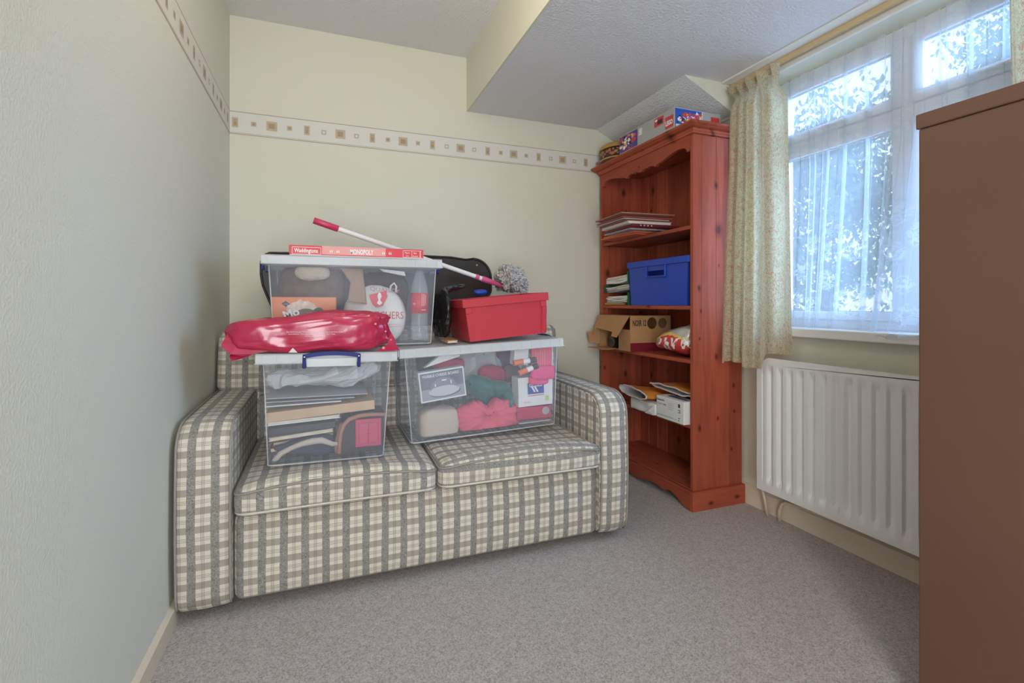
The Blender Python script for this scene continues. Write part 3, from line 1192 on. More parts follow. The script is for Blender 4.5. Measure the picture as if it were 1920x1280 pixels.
moulding([(1.8385, .004), (1.8385, .010), (1.8395, .012), (1.842, .016), (1.8435, .022), (1.8465, .030), (1.851, .036), (1.8525, .040), (1.8555, .0435), (1.8575, .045), (1.8655, .045), (1.867, .043)], 'cornice')
moulding([(1.818, .001), (1.818, .008), (1.826, .010), (1.830, .014), (1.8382, .016)], 'cornice_base')
# plinth: solid at the ends, scalloped along the front
po = .020
pn = MB()
pn.prism([(BX0-po, 0), (BX1, 0), (BX1, .094), (BX0-po, .094)], lambda a, b, t: (a, t, b), BY0-po, BY0-.0005)
pn.build('plinth_end', K['pine_x'], bk)
MB().prism([(BX0, 0), (BX1, 0), (BX1, .094), (BX0, .094)], lambda a, b, t: (a, t, b), BY1+.0005, BY1+po).build('plinth_end', K['pine_x'], bk)
pf = MB()


def base_z(t):
    t = abs(t)
    if t > .93: return 0
    if t > .62: return .048*sin((.93-t)/.31*pi/2)
    if t > .55: return .048-.016*sin((.62-t)/.07*pi/2)
    if t > .18: return .032+.010*sin((.55-t)/.37*pi)
    return .032-.012*cos(t/.18*pi/2)


y0p, y1p = BY0-.0005, BY1+po
ymp, hlp = (y0p+y1p)/2, (y1p-y0p)/2
for i in range(n):
    ta, tb = 2*i/n-1, 2*(i+1)/n-1
    a, b = ymp+hlp*ta, ymp+hlp*tb
    za, zb = base_z(ta), base_z(tb)
    pf.hexa([(BX0-po, a, za), (BX0-.0005, a, za), (BX0-po, b, zb), (BX0-.0005, b, zb),
             (BX0-po, a, .078), (BX0-.0005, a, .078), (BX0-po, b, .078), (BX0-.0005, b, .078)])
pf.box(BX0-po+.003, BX0-.0005, y0p, y1p, .0785, .094)
pf.build('plinth_front', K['pine_y'], bk)

# ------------------------------------------------------------------ sofa
sf = thing('sofa', 'two-seat grey and cream checked sofa against the back wall', 'sofa', (.385, 2.28, 0))
SX0, SX1, SY0, SY1 = -.428, 1.203, 1.778, 2.785
AIL, AIR = -.272, 1.058         # inner faces of the arms


def arm(x0, x1, inner, name='arm'):
    """arm: front and top in one rounded sweep, flat sides, piped edges"""
    yb, zt, zb, r = 2.62, .618, .034, .085
    prof = []
    prof.append((SY0+.03, zb))
    prof.append((SY0+.008, zb+.02))
    for i in range(14):
        z = zb+.05+(zt-r-zb-.05)*i/13
        prof.append((SY0-.010*sin(pi*(i/13))*.8, z))
    for i in range(1, 11):
        a = pi/2*i/10
        prof.append((SY0+r*1.25*(1-cos(a)), zt-r+r*sin(a)))
    for i in range(1, 12):
        prof.append((SY0+r*1.25+(yb-SY0-r*1.25)*i/11, zt+.004*sin(pi*i/11)))
    prof.append((yb, zb))
    acc = [0]
    for i in range(1, len(prof)):
        acc.append(acc[-1]+hypot(prof[i][0]-prof[i-1][0], prof[i][1]-prof[i-1][1]))
    cyp, czp = 2.2, .33
    xs = [(x0, .013), (x0+.004, .004), (x0+.012, 0)]
    m_ = 6
    for i in range(1, m_): xs.append((x0+.012+(x1-x0-.024)*i/m_, -.004*sin(pi*i/m_)))
    xs += [(x1-.012, 0), (x1-.004, .004), (x1, .013)]
    nrm = []
    for i in range(len(prof)):
        a, b = prof[max(0, i-1)], prof[min(len(prof)-1, i+1)]
        t = Vector((b[0]-a[0], b[1]-a[1])).normalized()
        nn = Vector((-t.y, t.x))
        if nn.dot(Vector((prof[i][0]-cyp, prof[i][1]-czp))) < 0: nn = -nn
        nrm.append(nn)
    mb = MB()
    n_ = len(prof)
    vs, fs, us = [], [], []
    for x, ins in xs:
        for i, q in enumerate(prof):
            y, z = q[0]-nrm[i].x*ins, q[1]-nrm[i].y*ins
            vs.append((x, y, z))
    for j in range(len(xs)-1):
        for i in range(n_-1):
            fs.append((j*n_+i, j*n_+i+1, (j+1)*n_+i+1, (j+1)*n_+i))
            us.append([(xs[j][0], acc[i]), (xs[j][0], acc[i+1]), (xs[j+1][0], acc[i+1]), (xs[j+1][0], acc[i])])
    mb.add(vs, fs, 0, us)
    for j in (0, len(xs)-1):
        f = tuple(j*n_+i for i in range(n_))
        mb.add([vs[k] for k in f], [tuple(range(n_))], 0, [[(vs[k][1], vs[k][2]) for k in f]])
    a = mb.build(name, K['plaid'], sf, smooth=True, angle=50)
    for x in (x0+.003, x1-.003):
        MB().tube([(x, q[0]-nrm[i].x*.0005, q[1]-nrm[i].y*.0005) for i, q in enumerate(prof[:-1])], .0038, 6).build('piping', K['piping'], a, smooth=True)
    return a


arm(SX0, AIL-.002, 1)
arm(AIR+.012, SX1, 0)
# seat base
v_, f_ = rounded((30, 12, 10), AIL, AIR+.010, SY0+.010, 2.35, .036, .322, .03, 0, .012)
MB().add(v_, f_).build('seat_base', K['plaid'], sf, smooth=True, uvbox=True)
# back frame
v_, f_ = rounded((26, 8, 12), SX0+.004, SX1-.004, 2.43, SY1, .036, .868, .03, 0, 0)
MB().add(v_, f_).build('back_frame', K['plaid'], sf, smooth=True, uvbox=True)


def loop_piping(parent, x0, x1, y0, y1, z, r, bend=None, mat_='piping'):
    pts = []
    for cx, cy, a0 in ((x1-r, y0+r, -pi/2), (x1-r, y1-r, 0), (x0+r, y1-r, pi/2), (x0+r, y0+r, pi)):
        for i in range(5):
            a = a0+pi/2*i/4
            pts.append(Vector((cx+r*cos(a), cy+r*sin(a), z)))
    pts.append(pts[0].copy())
    full = []
    for a, b in zip(pts[:-1], pts[1:]):
        m_ = max(1, int((b-a).length/.03))
        for i in range(m_): full.append(a.lerp(b, i/m_))
    full.append(pts[-1])
    if bend: full = [bend(q) for q in full]
    MB().tube(full, .004, 6).build('piping', K[mat_], parent, smooth=True)


def seat(x0, x1, swap, zt):
    y0, y1, z0, z1 = 1.752, 2.42, .318, zt

    def bend(q):
        u = (q.x-(x0+x1)/2)/((x1-x0)/2)
        t = (q.z-z0)/(z1-z0)
        f = min(1, max(0, (2.1-q.y)/.35))
        return Vector((q.x, q.y-.010*(1-u**4)*f, q.z+(.022*(1-u*u)*min(1, max(0, (1.87-q.y)/.07))-.012*abs(u)**5)*t*f))
    v_, f_ = rounded((24, 24, 8), x0, x1, y0, y1, z0, z1, .032, .002, .008)
    c = MB().add([bend(q) for q in v_], f_).build('seat_cushion', K['plaid'], sf, smooth=True, uvbox=True, swap=swap)
    loop_piping(c, x0+.002, x1-.002, y0-.006, y1, z1-.018, .04, bend)
    loop_piping(c, x0+.004, x1-.004, y0-.001, y1, z0+.016, .04, bend, 'pipe_pale')
    return c


seat(AIL+.004, .384, False, .420)
seat(.389, AIR+.008, True, .424)


def back(x0, x1):
    def lean(q):
        return Vector((q.x, q.y+.16*(q.z-.62)+.025, q.z))
    v_, f_ = rounded((18, 6, 12), x0, x1, 2.375, 2.49, .605, .882, .045, 0, .02)
    c = MB().add([lean(q) for q in v_], f_).build('back_cushion', K['plaid'], sf, smooth=True, uvbox=True)
    return c


back(SX0-.004, .384)
back(.389, SX1)
v_, f_ = rounded((20, 6, 8), AIL+.004, AIR+.006, 2.385, 2.46, .40, .600, .02)
MB().add(v_, f_).build('back_panel', K['plaid'], sf, smooth=True, uvbox=True)
for x, y in ((SX0+.09, SY0+.22), (SX1-.09, SY0+.22), (SX0+.07, 2.70), (SX1-.07, 2.70)):
    MB().lathe([(.018, 0), (.022, .01), (.024, .045)], (x, y, 0), 12).build('foot', K['black_print'], sf, smooth=True)


# ------------------------------------------------------------------ clear storage boxes (built local: front = -y, base at z 0)
def storage_box(label, loc, rot, w_, d_, h_, front_clip=False, side_clips=True, group='clear plastic storage boxes on the sofa', taper=.018):
    t = thing('storage_box', label, 'storage box', loc, rot, group)
    th = .0025
    hb = h_-.034
    mb = MB()

    def ring(ins, z):
        fz = z/hb
        k = taper*(1-fz)+ins
        x, y, r = w_/2-.016-k, d_/2-.016-k, .022
        pts = []
        for cx, cy, a0 in ((x-r, -y+r, -pi/2), (x-r, y-r, 0), (-x+r, y-r, pi/2), (-x+r, -y+r, pi)):
            for i in range(5):
                a = a0+pi/2*i/4
                pts.append((cx+r*cos(a), cy+r*sin(a), z))
        return pts
    rows = [ring(.012, 0), ring(.002, .006), ring(0, .014), ring(0, hb), ring(-.008, hb), ring(-.008, hb-.006), ring(-.010, hb-.006), ring(-.010, hb+.002), ring(th, hb+.002), ring(th, .016), ring(.012, .006)]
    n_ = len(rows[0])
    vs = [q for r_ in rows for q in r_]
    fs = [tuple(range(n_-1, -1, -1)), tuple((len(rows)-1)*n_+k for k in range(n_))]
    for j in range(len(rows)-1):
        for k in range(n_):
            fs.append((j*n_+k, j*n_+(k+1) % n_, (j+1)*n_+(k+1) % n_, (j+1)*n_+k))
    mb.add(vs, fs)
    mb.build('tub', K['clear'], t, smooth=True, local=True, angle=35)
    # milky tubes on foot rim and corners stand in for edge highlights
    ed = MB()
    ed.tube(ring(.003, .005)+[ring(.003, .005)[0]], .0028, 6)
    for q in (2, 7, 12, 17):
        ed.tube([ring(0, .006)[q], ring(0, hb-.004)[q]], .0022, 6)
    tag(ed.build('edge_highlight', K['clear_lid'], t, smooth=True, local=True), kind='stuff')
    # lid: skirt with ribs
    W, D = w_/2, d_/2
    lid = MB()
    lid.rbox(-W, W, -D, -D+.004, h_-.034, h_-.004, .0018, 1)
    lid.rbox(-W, W, D-.004, D, h_-.034, h_-.004, .0018, 1)
    lid.rbox(-W, -W+.004, -D+.004, D-.004, h_-.034, h_-.004, .0018, 1)
    lid.rbox(W-.004, W, -D+.004, D-.004, h_-.034, h_-.004, .0018, 1)
    lid.rbox(-W-.004, W+.004, -D-.004, D+.004, h_-.036, h_-.031, .002, 1)
    lid.rbox(-W, W, -D, D, h_-.0055, h_, .0025, 2)
    lid.rbox(-W+.012, W-.012, -D+.012, D-.012, h_-.010, h_-.0055, .002, 1)
    lid.build('lid', K['clear_lid'], t, local=True)
    ribs = MB()
    nr = int(w_/.045)
    for k in range(nr+1):
        x = -W+.02+(w_-.04)*k/nr
        ribs.box(x-.0012, x+.0012, -D-.0035, -D, h_-.030, h_-.006)
    nr = int(d_/.045)
    for k in range(nr+1):
        y = -D+.02+(d_-.04)*k/nr
        ribs.box(-W-.0035, -W, y-.0012, y+.0012, h_-.030, h_-.006).box(W, W+.0035, y-.0012, y+.0012, h_-.030, h_-.006)
    tag(ribs.build('rib', K['clear_lid'], t, local=True), kind='stuff')

    def clip(M, wd, mt):
        c = MB()
        hw = wd/2
        # arched bar with two legs
        n2 = 14
        for i in range(n2):
            a, b = -hw+wd*i/n2, -hw+wd*(i+1)/n2
            za = h_-.004+.010*(1-(2*a/wd)**2)
            zb = h_-.004+.010*(1-(2*b/wd)**2)
            c.hexa([(a, -.012, za-.014), (b, -.012, zb-.014), (a, .001, za-.014), (b, .001, zb-.014),
                    (a, -.012, za), (b, -.012, zb), (a, .001, za), (b, .001, zb)])
        for sx in (-1, 1):
            c.rbox(sx*hw-.008 if sx > 0 else -hw-.003, sx*hw+.003 if sx > 0 else -hw+.008, -.012, .001, h_-.052, h_-.004, .003)
        c.xform(M)
        cl = c.build('clip_handle', mt, t, local=True)
        p_ = MB().rbox(-hw+.010, hw-.010, -.006, .0, h_-.048, h_-.018, .002)
        p_.xform(M)
        p_.build('clip_plate', K['clear_lid'], cl, local=True)
        for sx in (-1, 1):
            s_ = MB().lathe([(.0, -.0005), (.0026, -.0005), (.0026, .001), (0, .0012)], (sx*(hw-.003), -.0122, h_-.012), 10, M=Matrix.Rotation(pi/2, 4, 'X'))
            s_.xform(M)
            s_.build('rivet', K['white_print'], cl, local=True)
    if front_clip: clip(Matrix.Translation((.008, -D-.001, 0)), .186, K['blue_clip'])
    if side_clips:
        clip(Matrix.Translation((-W-.001, 0, 0)) @ Matrix.Rotation(-pi/2, 4, 'Z'), .17, K['blue_clip'])
        clip(Matrix.Translation((W+.001, 0, 0)) @ Matrix.Rotation(pi/2, 4, 'Z'), .17, K['blue_clip'])
    return t


# left box: its short end faces the room
B1 = (.013, 2.110, .428)
storage_box('clear box of books with blue front clip on the left sofa cushion', B1, (0, radians(.9), 0), .468, .515, .396, True, False)
# right box
B2 = (.640, 2.150, .449)
storage_box('clear box with pink cloth and shoe box inside on the right sofa cushion', B2, (0, radians(-2.2), 0), .706, .44, .384, False, True)
# large box on top
B3 = (.121, 2.222, .828)
storage_box('clear box of brown coats and a bottle, topmost, carrying the board game', B3, (0, 0, 0), .668, .385, .350, False, True)


# ------------------------------------------------------------------ slabs: books, folders, boxes standing on their own
def slab(name, label, cat, c, size, rz=0, ry=0, rx=0, mats=None, group=None, r=.0015, pages=False, spine='-y'):
    """a box-shaped thing; local frame at its base centre. A book shows page edges between two covers."""
    t = thing(name, label, cat, c, (rx, ry, rz), group)
    w_, d_, h_ = size
    mats = mats or [K['card_white']]
    if pages:
        k = min(.0025, h_*.22)
        MB().rbox(-w_/2, w_/2, -d_/2, d_/2, 0, k, .0006, 1).rbox(-w_/2, w_/2, -d_/2, d_/2, h_-k, h_, .0006, 1).build('cover', mats[0], t, local=True)
        MB().box(-w_/2+.003, w_/2-.003, -d_/2+.003, d_/2-.003, k, h_-k).build('pages', mats[1], t, local=True)
    else:
        MB().rbox(-w_/2, w_/2, -d_/2, d_/2, 0, h_, r, 2).build('body', mats[0], t, local=True)
    return t


# --- contents of the left box -------------------------------------------------------
XI = B1[0]
yf = 1.902
# (pixel line of the front edge left, right) gives each item's slant
items = [
    ('folder', 'thin grey folder, topmost in the left clear box', 'folder', (497, 748), (690, 738), .004, .30, 'paper_grey', 0),
    ('folder', 'thin grey folder, second from top in the left clear box', 'folder', (497, 755), (665, 745), .004, .30, 'paper_grey', 0),
    ('folder', 'thin pale folder on the light wooden board, left clear box', 'folder', (497, 763), (640, 752), .004, .28, 'card_white', 0),
    ('wooden_board', 'long pale tan board lying slanted in the left clear box', 'board', (497, 784), (703, 758), .034, .32, 'tanwood', 0),
    ('book', 'white book beneath the tan board in the left clear box', 'book', (501, 796), (638, 780), .012, .28, 'card_white', 1),
    ('album', 'thick black album beneath the white book, left clear box', 'album', (502, 811), (629, 795), .022, .28, 'dark_inside', 0),
    ('book', 'cream book beneath the black album in the left clear box', 'book', (504, 825), (625, 806), .012, .26, 'cream_paint', 1),
    ('book', 'tan book lying under the cream one, left clear box', 'book', (512, 833), (625, 813), .010, .24, 'manila', 1),
    ('book', 'dull red book lowest in the left clear box', 'book', (506, 845), (632, 828), .016, .24, 'maroon_soft', 1),
]
K['tanwood'] = mat('tan_board', (.60, .40, .23), .6, var=.1, vscale=14)
K['maroon_soft'] = mat('dull_red_cover', (.30, .075, .055), .6)
for nm, lb, ct, pa, pb, h_, dp, mk, pg in items:
    yy = yf if lb.startswith('thin') or 'board' in lb[:24] or 'white book' in lb[:12] or 'album' in lb else 1.952
    a, b = at(*pa, y=yy), at(*pb, y=yy)
    c = (a+b)/2
    L = (b-a).length
    ang = atan2(b.z-a.z, b.x-a.x)
    slab(nm, lb, ct, (c.x, yy+dp/2, c.z-h_/2), (L, dp, h_), 0, -ang, 0, [K[mk], K['paper']], 'books and folders in the left box', pages=bool(pg))
# crumpled white polythene on top
a = at(608, 716, y=1.96)
m_ = MB()


def film_fold(q):
    t = q.x/.19
    q.z += .030*t*(1 if t > 0 else -.15)-.012
    q.z *= 1+.35*sin(q.x*21+q.y*9)
    return q


blob(m_, (a.x, 2.02, a.z+.026), (.195, .10, .028), .75, 40, 14, .034, 15, 5, extra=film_fold)
tag(m_.build('polythene_bag', K['film']), 'crumpled translucent polythene bag on top in the left clear box', 'bag')
# navy cap with cream binding
a = at(578, 866, y=1.96)


def capf(q):
    return Vector((q.x, q.y, q.z*(.72+.5*max(-1, min(1, q.x/.12)))))


cp = thing('fabric_cap', 'navy cloth cap with cream binding low in the left clear box', 'cap', (a.x, 1.99, .437))
m_ = MB()
blob(m_, (a.x-.010, 1.926, .484), (.100, .018, .044), .8, 48, 20, .006, 14, 9, extra=capf, flat=.4375)
m_.build('crown', K['navy_cloth'], cp, smooth=True)
pts = [at(u, v, y=1.902) for u, v in ((513, 876), (517, 862), (526, 851), (545, 841), (565, 833), (585, 828), (603, 826), (615, 830), (624, 833), (633, 832))]
MB().tube([q+Vector((0, .006, 0)) for q in pts], [.008, .010, .010, .009, .010, .012, .012, .010, .009, .006], 8).build('binding', K['beige_cloth'], cp, smooth=True)
# tan leather bag, its mouth towards the room
lb = thing('leather_bag', 'tan-edged dark bag in the right half of the left clear box', 'bag', (.150, 1.97, .44))
m_ = MB()
pts = [at(u, v, y=1.930) for u, v in ((636, 860), (636, 835), (639, 810), (645, 795), (655, 785), (672, 779), (695, 776), (722, 776), (723, 800), (722, 830), (721, 858), (700, 861), (665, 864))]
cx_ = sum((q for q in pts), Vector())/len(pts)
m2 = MB()
poly = [(q.x, q.z) for q in pts]
m2.prism(poly, lambda p_, q_, t: (p_, t, q_), 1.935, 2.10)
m2.build('body', K['dark_inside'], lb)
MB().tube([q+Vector((0, -.006, 0)) for q in pts]+[pts[0]+Vector((0, -.006, 0))], .0085, 8).build('edging', K['leather'], lb, smooth=True)
pts2 = [at(u, v, y=1.925) for u, v in ((645, 793), (657, 783), (700, 776))]
MB().tube([(pts[0].x-.006, 1.94, pts[0].z), (pts[1].x-.01, 1.94, pts[1].z), (pts[3].x-.006, 1.94, pts[3].z)], .010, 8).build('side_fold', K['leather'], lb, smooth=True)
# small red toy wardrobe
a, b = at(664, 842, y=1.900), at(715, 784, y=1.900)
rw = thing('toy_wardrobe', 'small raspberry red toy wardrobe with double doors, in left clear box', 'toy', ((a.x+b.x)/2, 1.913, a.z))
m_ = MB().rbox(a.x+.004, b.x, 1.903, 1.924, a.z+.004, b.z, .003)
m_.build('body', K['pink_dark'], rw)
for k in range(2):
    x0 = a.x+.017+k*((b.x-a.x)/2-.014)
    d_ = MB().rbox(x0, x0+(b.x-a.x)/2-.0155, 1.899, 1.9025, a.z+.018, b.z-.014, .0015).build('door', K['pink_dark'], rw)
    MB().lathe([(0, 0), (.002, 0), (.002, .003), (0, .003)], (x0+((b.x-a.x)/2-.018 if k == 0 else .003), 1.8988, (a.z+b.z)/2), 8, M=Matrix.Rotation(pi/2, 4, 'X')).build('knob', K['maroon'], d_)
fr_ = MB()
for x0, x1, z0, z1 in ((a.x+.010, b.x-.007, a.z+.009, a.z+.013), (a.x+.010, b.x-.007, b.z-.010, b.z-.006), (a.x+.010, a.x+.0135, a.z+.013, b.z-.010), (b.x-.0105, b.x-.007, a.z+.013, b.z-.010)):
    fr_.box(x0, x1, 1.900, 1.9028, z0, z1)
fr_.build('moulding', K['pink_dark'], rw)

# --- contents of the right box ------------------------------------------------------
yf = 1.977
# cheese board carton, slanted
p00, p10, p11, p01 = at(790, 757, y=yf), at(875, 741, y=yf), at(862, 688, y=yf), at(780, 700, y=yf)
rt_ = (p10-p00).normalized()
ang = atan2(rt_.z, rt_.x)
W_, H_ = (p10-p00).length, ((p01-p00).length+(p11-p10).length)/2
cc = thing('cheese_board_carton', 'printed carton with a glass dome picture, in the right clear box', 'carton', tuple(p00), (0, -ang-.0, 0))
MB().rbox(0, W_, 0, .05, 0, H_, .002).build('body', K['card_white'], cc, local=True)
m_ = MB()
Lf = dict(right=(1, 0, 0), up=(0, 0, 1))
K['slate_print'] = mat('slate_print', (.17, .185, .22), .5, var=.3, vscale=9)
K['shadow_print'] = mat('shadow_print', (.16, .16, .20), .5)
K['mid_print'] = mat('grey_lilac_print', (.34, .34, .37), .5)
K['dome_print'] = mat('dome_print', (.25, .26, .30), .5)
K['pale_print'] = mat('lilac_print', (.56, .54, .58), .5)
quad(m_, (.006, 0, .007), (1, 0, 0), (0, 0, 1), W_-.012, H_-.013, 0)
quad(m_, (.006, 0, .007), (1, 0, 0), (0, 0, 1), W_-.012, H_*.36, 4, lift=.0007)


def ell(cx, cz, a_, b_, l, mi, half=False):
    n__ = 17 if half else 32
    m_.add([(cx+a_*cos(t*pi/16), -l, cz+b_*sin(t*pi/16)) for t in range(n__)], [tuple(range(n__))], mi)


cxk, czk = W_*.52, H_*.30
ell(cxk+.003, czk-.005, W_*.345, H_*.165, .0009, 2)
ell(cxk, czk, W_*.34, H_*.165, .0012, 1)
ell(cxk, czk+.004, W_*.30, H_*.42, .0014, 5, True)
ell(cxk, czk+.006, W_*.29, H_*.12, .0016, 1)
for px, pz, w2, h2 in ((cxk-.006, czk+H_*.33, .020, .005), (cxk+.030, czk+H_*.20, .004, .014), (cxk-.036, czk+H_*.17, .004, .012)):
    m_.add([(px, -.0019, pz), (px+w2, -.0019, pz), (px+w2, -.0019, pz+h2), (px, -.0019, pz+h2)], [(0, 1, 2, 3)], 3)
m_.build('picture', [K['slate_print'], K['pale_print'], K['shadow_print'], K['white_print'], K['mid_print'], K['dome_print']], cc, local=True)
text('MARBLE CHEESE BOARD', cc, (.016, -.0008, H_*.80), (1, 0, 0), (0, 0, 1), .011, K['white_print'], width=W_*.80, local=True, bold=.01)
# beige canvas bag under it
a = at(822, 792, y=2.04)
m_ = MB()
blob(m_, (a.x-.002, 2.045, a.z-.002), (.079, .060, .066), .45, 48, 20, .010, 9, 21, flat=.452)
tag(m_.build('canvas_bag', K['beige_cloth'], smooth=True), 'beige canvas bag under the printed carton in the right clear box', 'bag')
# pink gathered cloth
a = at(917, 781, y=2.02)


def gath(q):
    th = atan2(q.z-.012, q.x)
    d_ = hypot(q.x, q.z)
    f = min(1, d_/.07)
    k = .0042*f*(sin(31*th+3*sin(2*th)+q.y*9)+.9*sin(13*th+2*sin(3*th)))
    n_ = q.normalized()
    q = q+n_*k
    if q.y < 0: q.y += .035*exp(-(d_/.030)**2)
    if q.z > .035: q.z -= .030*exp(-((q.x+.005)/.022)**2)
    return q


m_ = MB()
blob(m_, (a.x-.004, 2.030, a.z), (.146, .050, .074), .85, 110, 44, .005, 10, 31, extra=gath, flat=.458)
tag(m_.build('pink_cloth_bundle', K['pink_cloth'], smooth=True), 'pink gathered cloth bundle at the front of the right clear box', 'cloth')
# teal velour snake-like draught stopper
pts = [at(u, v, y=y_) for u, v, y_ in ((876, 728, 2.125), (886, 721, 2.13), (905, 726, 2.135), (926, 731, 2.135), (944, 731, 2.125), (952, 737, 2.10), (955, 748, 2.05), (958, 760, 1.992))]
tb = thing('velour_toy', 'teal velour toy lying over the pink cloth in the right clear box', 'toy', tuple(pts[3]))
MB().tube(pts, [.030, .046, .050, .046, .042, .030, .018, .009], 18).build('body', K['teal_cloth'], tb, smooth=True)
a = at(881, 720, y=2.08)
MB().lathe([(.0, -.005), (.005, 0), (0, .005)], tuple(a), 8).build('eye', K['black_print'], tb, smooth=True)
# crimson crumpled cloth
a = at(922, 704, y=2.215)
m_ = MB()
blob(m_, tuple(a), (.064, .030, .046), .7, 40, 20, .014, 14, 41)
tag(m_.build('crimson_cloth', K['crimson_cloth'], smooth=True), 'small crumpled crimson cloth above the teal toy', 'cloth')
# grey translucent bag
a = at(895, 684, y=2.295)
m_ = MB()
blob(m_, tuple(a), (.110, .030, .070), .75, 34, 14, .034, 14, 44)
tag(m_.build('grey_polythene_bag', K['film']), 'pale crumpled polythene bag in the middle of the right clear box', 'bag')
# folded sheets and dark bag in the left top corner
a = at(806, 676, y=2.22)
m_ = MB()
blob(m_, (a.x+.004, 2.22, a.z-.006), (.058, .05, .048), .6, 32, 16, .014, 12, 47)
tag(m_.build('dark_bag', K['dark_inside'], smooth=True), 'dark grey bag at the top left corner of the right clear box', 'bag')
a = at(842, 681, y=2.10)
m_ = MB()
blob(m_, (a.x, 2.10, a.z-.008), (.066, .030, .026), .6, 32, 12, .012, 18, 50)
tag(m_.build('patterned_scarf', K['crimson_cloth'], smooth=True), 'crimson scarf folded behind the printed carton, right clear box', 'scarf')
q0, q1, q2, q3 = (at(u, v, y=1.985) for u, v in ((795, 690), (862, 668), (862, 661), (826, 663)))
m_ = MB()
m_.add([q0, q1, q2, q3]+[q+Vector((0, .03, .0)) for q in (q0, q1, q2, q3)], [(0, 1, 2, 3), (4, 7, 6, 5), (0, 4, 5, 1), (1, 5, 6, 2), (2, 6, 7, 3), (3, 7, 4, 0)])
tag(m_.build('folded_sheet', K['card_white']), 'cream folded sheet slanting along the top of the right clear box', 'paper')
# brown purse
a = at(950, 702, y=2.225)
m_ = MB()
blob(m_, (a.x+.022, a.y, a.z), (.046, .028, .042), .75, 32, 16, .012, 14, 53)
tag(m_.build('purse', mat('brown_leather', (.20, .105, .085), .45), smooth=True), 'small brown purse beside the crimson cloth, right clear box', 'purse')
# plum cloth behind
a = at(948, 672, y=2.31)
m_ = MB()
blob(m_, (a.x+.012, a.y, a.z), (.055, .03, .05), .6, 32, 16, .012, 12, 55)
tag(m_.build('plum_cloth', mat('plum_cloth', (.16, .07, .12), .85), smooth=True), 'plum cloth at the top of the right clear box', 'cloth')
# white card
c0 = at(978, 664, y=1.985)
slab('white_card_box', 'white card box standing behind two orange-capped tubes', 'box', (c0.x, 2.02, c0.z-.048), (.068, .05, .078), 0, radians(4), 0, [K['card_white']])
# glue tubes with orange caps
for (ua, va), (ub, vb), lb_ in (((963, 681), (1004, 674), 'white tube with orange cap, upper one in the right clear box'),
                                ((973, 700), (1008, 685), 'white tube with orange cap, lower one in the right clear box')):
    a, b = at(ua, va, y=1.974), at(ub, vb, y=1.974)
    t = thing('glue_tube', lb_, 'tube', tuple(a), group='orange-capped tubes')
    MB().tube([a, a.lerp(b, .42)], .0125, 14).build('cap', K['orange_bright'] if 'orange_bright' in K else K.setdefault('orange_bright', mat('bright_orange', (.80, .17, .06), .5)), t, smooth=True, angle=40)
    MB().tube([a.lerp(b, .42), a.lerp(b, .72)], .0115, 14).build('sleeve', K['white_print'], t, smooth=True, angle=40)
    MB().tube([a.lerp(b, .72), b], .0125, 14).build('barrel', K['dark_inside'], t, smooth=True, angle=40)
# pink book with printed lines
a, b = at(998, 690, y=1.985), at(1036, 646, y=1.985)
bkp = thing('pink_book', 'pink book standing at the back right of the right clear box', 'book', ((a.x+b.x)/2, 2.0, a.z))
MB().rbox(a.x, b.x, 1.992, 2.006, a.z, b.z-.006, .0015).build('cover', K['pink_cloth'], bkp)
m_ = MB()
for k in range(5):
    m_.add([(a.x+.018+k*.011, 1.9915, a.z+.01), (a.x+.0205+k*.011, 1.9915, a.z+.01), (a.x+.0205+k*.011, 1.9915, b.z-.02-.012*(k % 2)), (a.x+.018+k*.011, 1.9915, b.z-.02-.012*(k % 2))], [(0, 1, 2, 3)])
tag(m_.build('printed_lines', K['pink_card'], bkp), kind='stuff')
MB().box(b.x+.001, b.x+.004, 1.992, 2.10, a.z, b.z-.006).build('page_edge', K['white_print'], bkp)
# pink foam visors
for (uu, vv), rx_, rz_, lb_ in (((1020, 698), .062, .030, 'bright pink hat, uppermost on the white shoe box'), ((1009, 712), .046, .020, 'bright pink hat half under another on the shoe box')):
    a = at(uu, vv, y=1.984+(.010 if vv > 700 else 0))
    m_ = MB()
    blob(m_, (a.x, a.y, a.z), (rx_, .016, rz_), .5, 36, 14, .003, 20, 60+vv)
    tag(m_.build('pink_hat', K['hot_pink'] if 'hot_pink' in K else K.setdefault('hot_pink', mat('hot_pink', (.80, .07, .22), .6)), smooth=True), lb_, 'cap', 'pink hats in the right box')
# white shoe box
a, b = at(973, 763, y=1.995), at(1050, 706, y=1.995)
tl = radians(-2.2)
sb = thing('shoe_box', 'white shoe box with blue emblem in the right clear box', 'shoe box', (a.x, 1.995, a.z-.002), (0, tl, 0))
W_, H_ = b.x-a.x-.004, .128
MB().rbox(0, W_, 0, .08, 0, H_, .002).build('body', K['card_white'], sb, local=True)
MB().rbox(-.002, W_+.002, -.002, .082, 0, .036, .0015).build('lid', K['card_white'], sb, local=True)
m_ = MB()
quad(m_, (.044, 0, .052), (1, 0, 0), (0, 0, 1), .078, .050, 0)
quad(m_, (.044, 0, .044), (1, 0, 0), (0, 0, 1), .078, .003, 1, lift=.0007)
quad(m_, (.054, 0, .084), (1, 0, 0), (0, 0, 1), .060, .003, 2, lift=.0009)
for k in range(2):
    m_.add([(.060+k*.014, -.0012, .084), (.069+k*.014, -.0012, .084), (.082+k*.014, -.0012, .060), (.074+k*.014, -.0012, .060)], [(0, 3, 2, 1)], 2)
quad(m_, (.126, -.002, .018), (1, 0, 0), (0, 0, 1), .018, .022, 3, lift=.001)
m_.build('emblem', [mat('emblem_blue', (.05, .09, .33), .5), K['red_print'], K['white_print'], K['green_sticker']], sb, local=True)
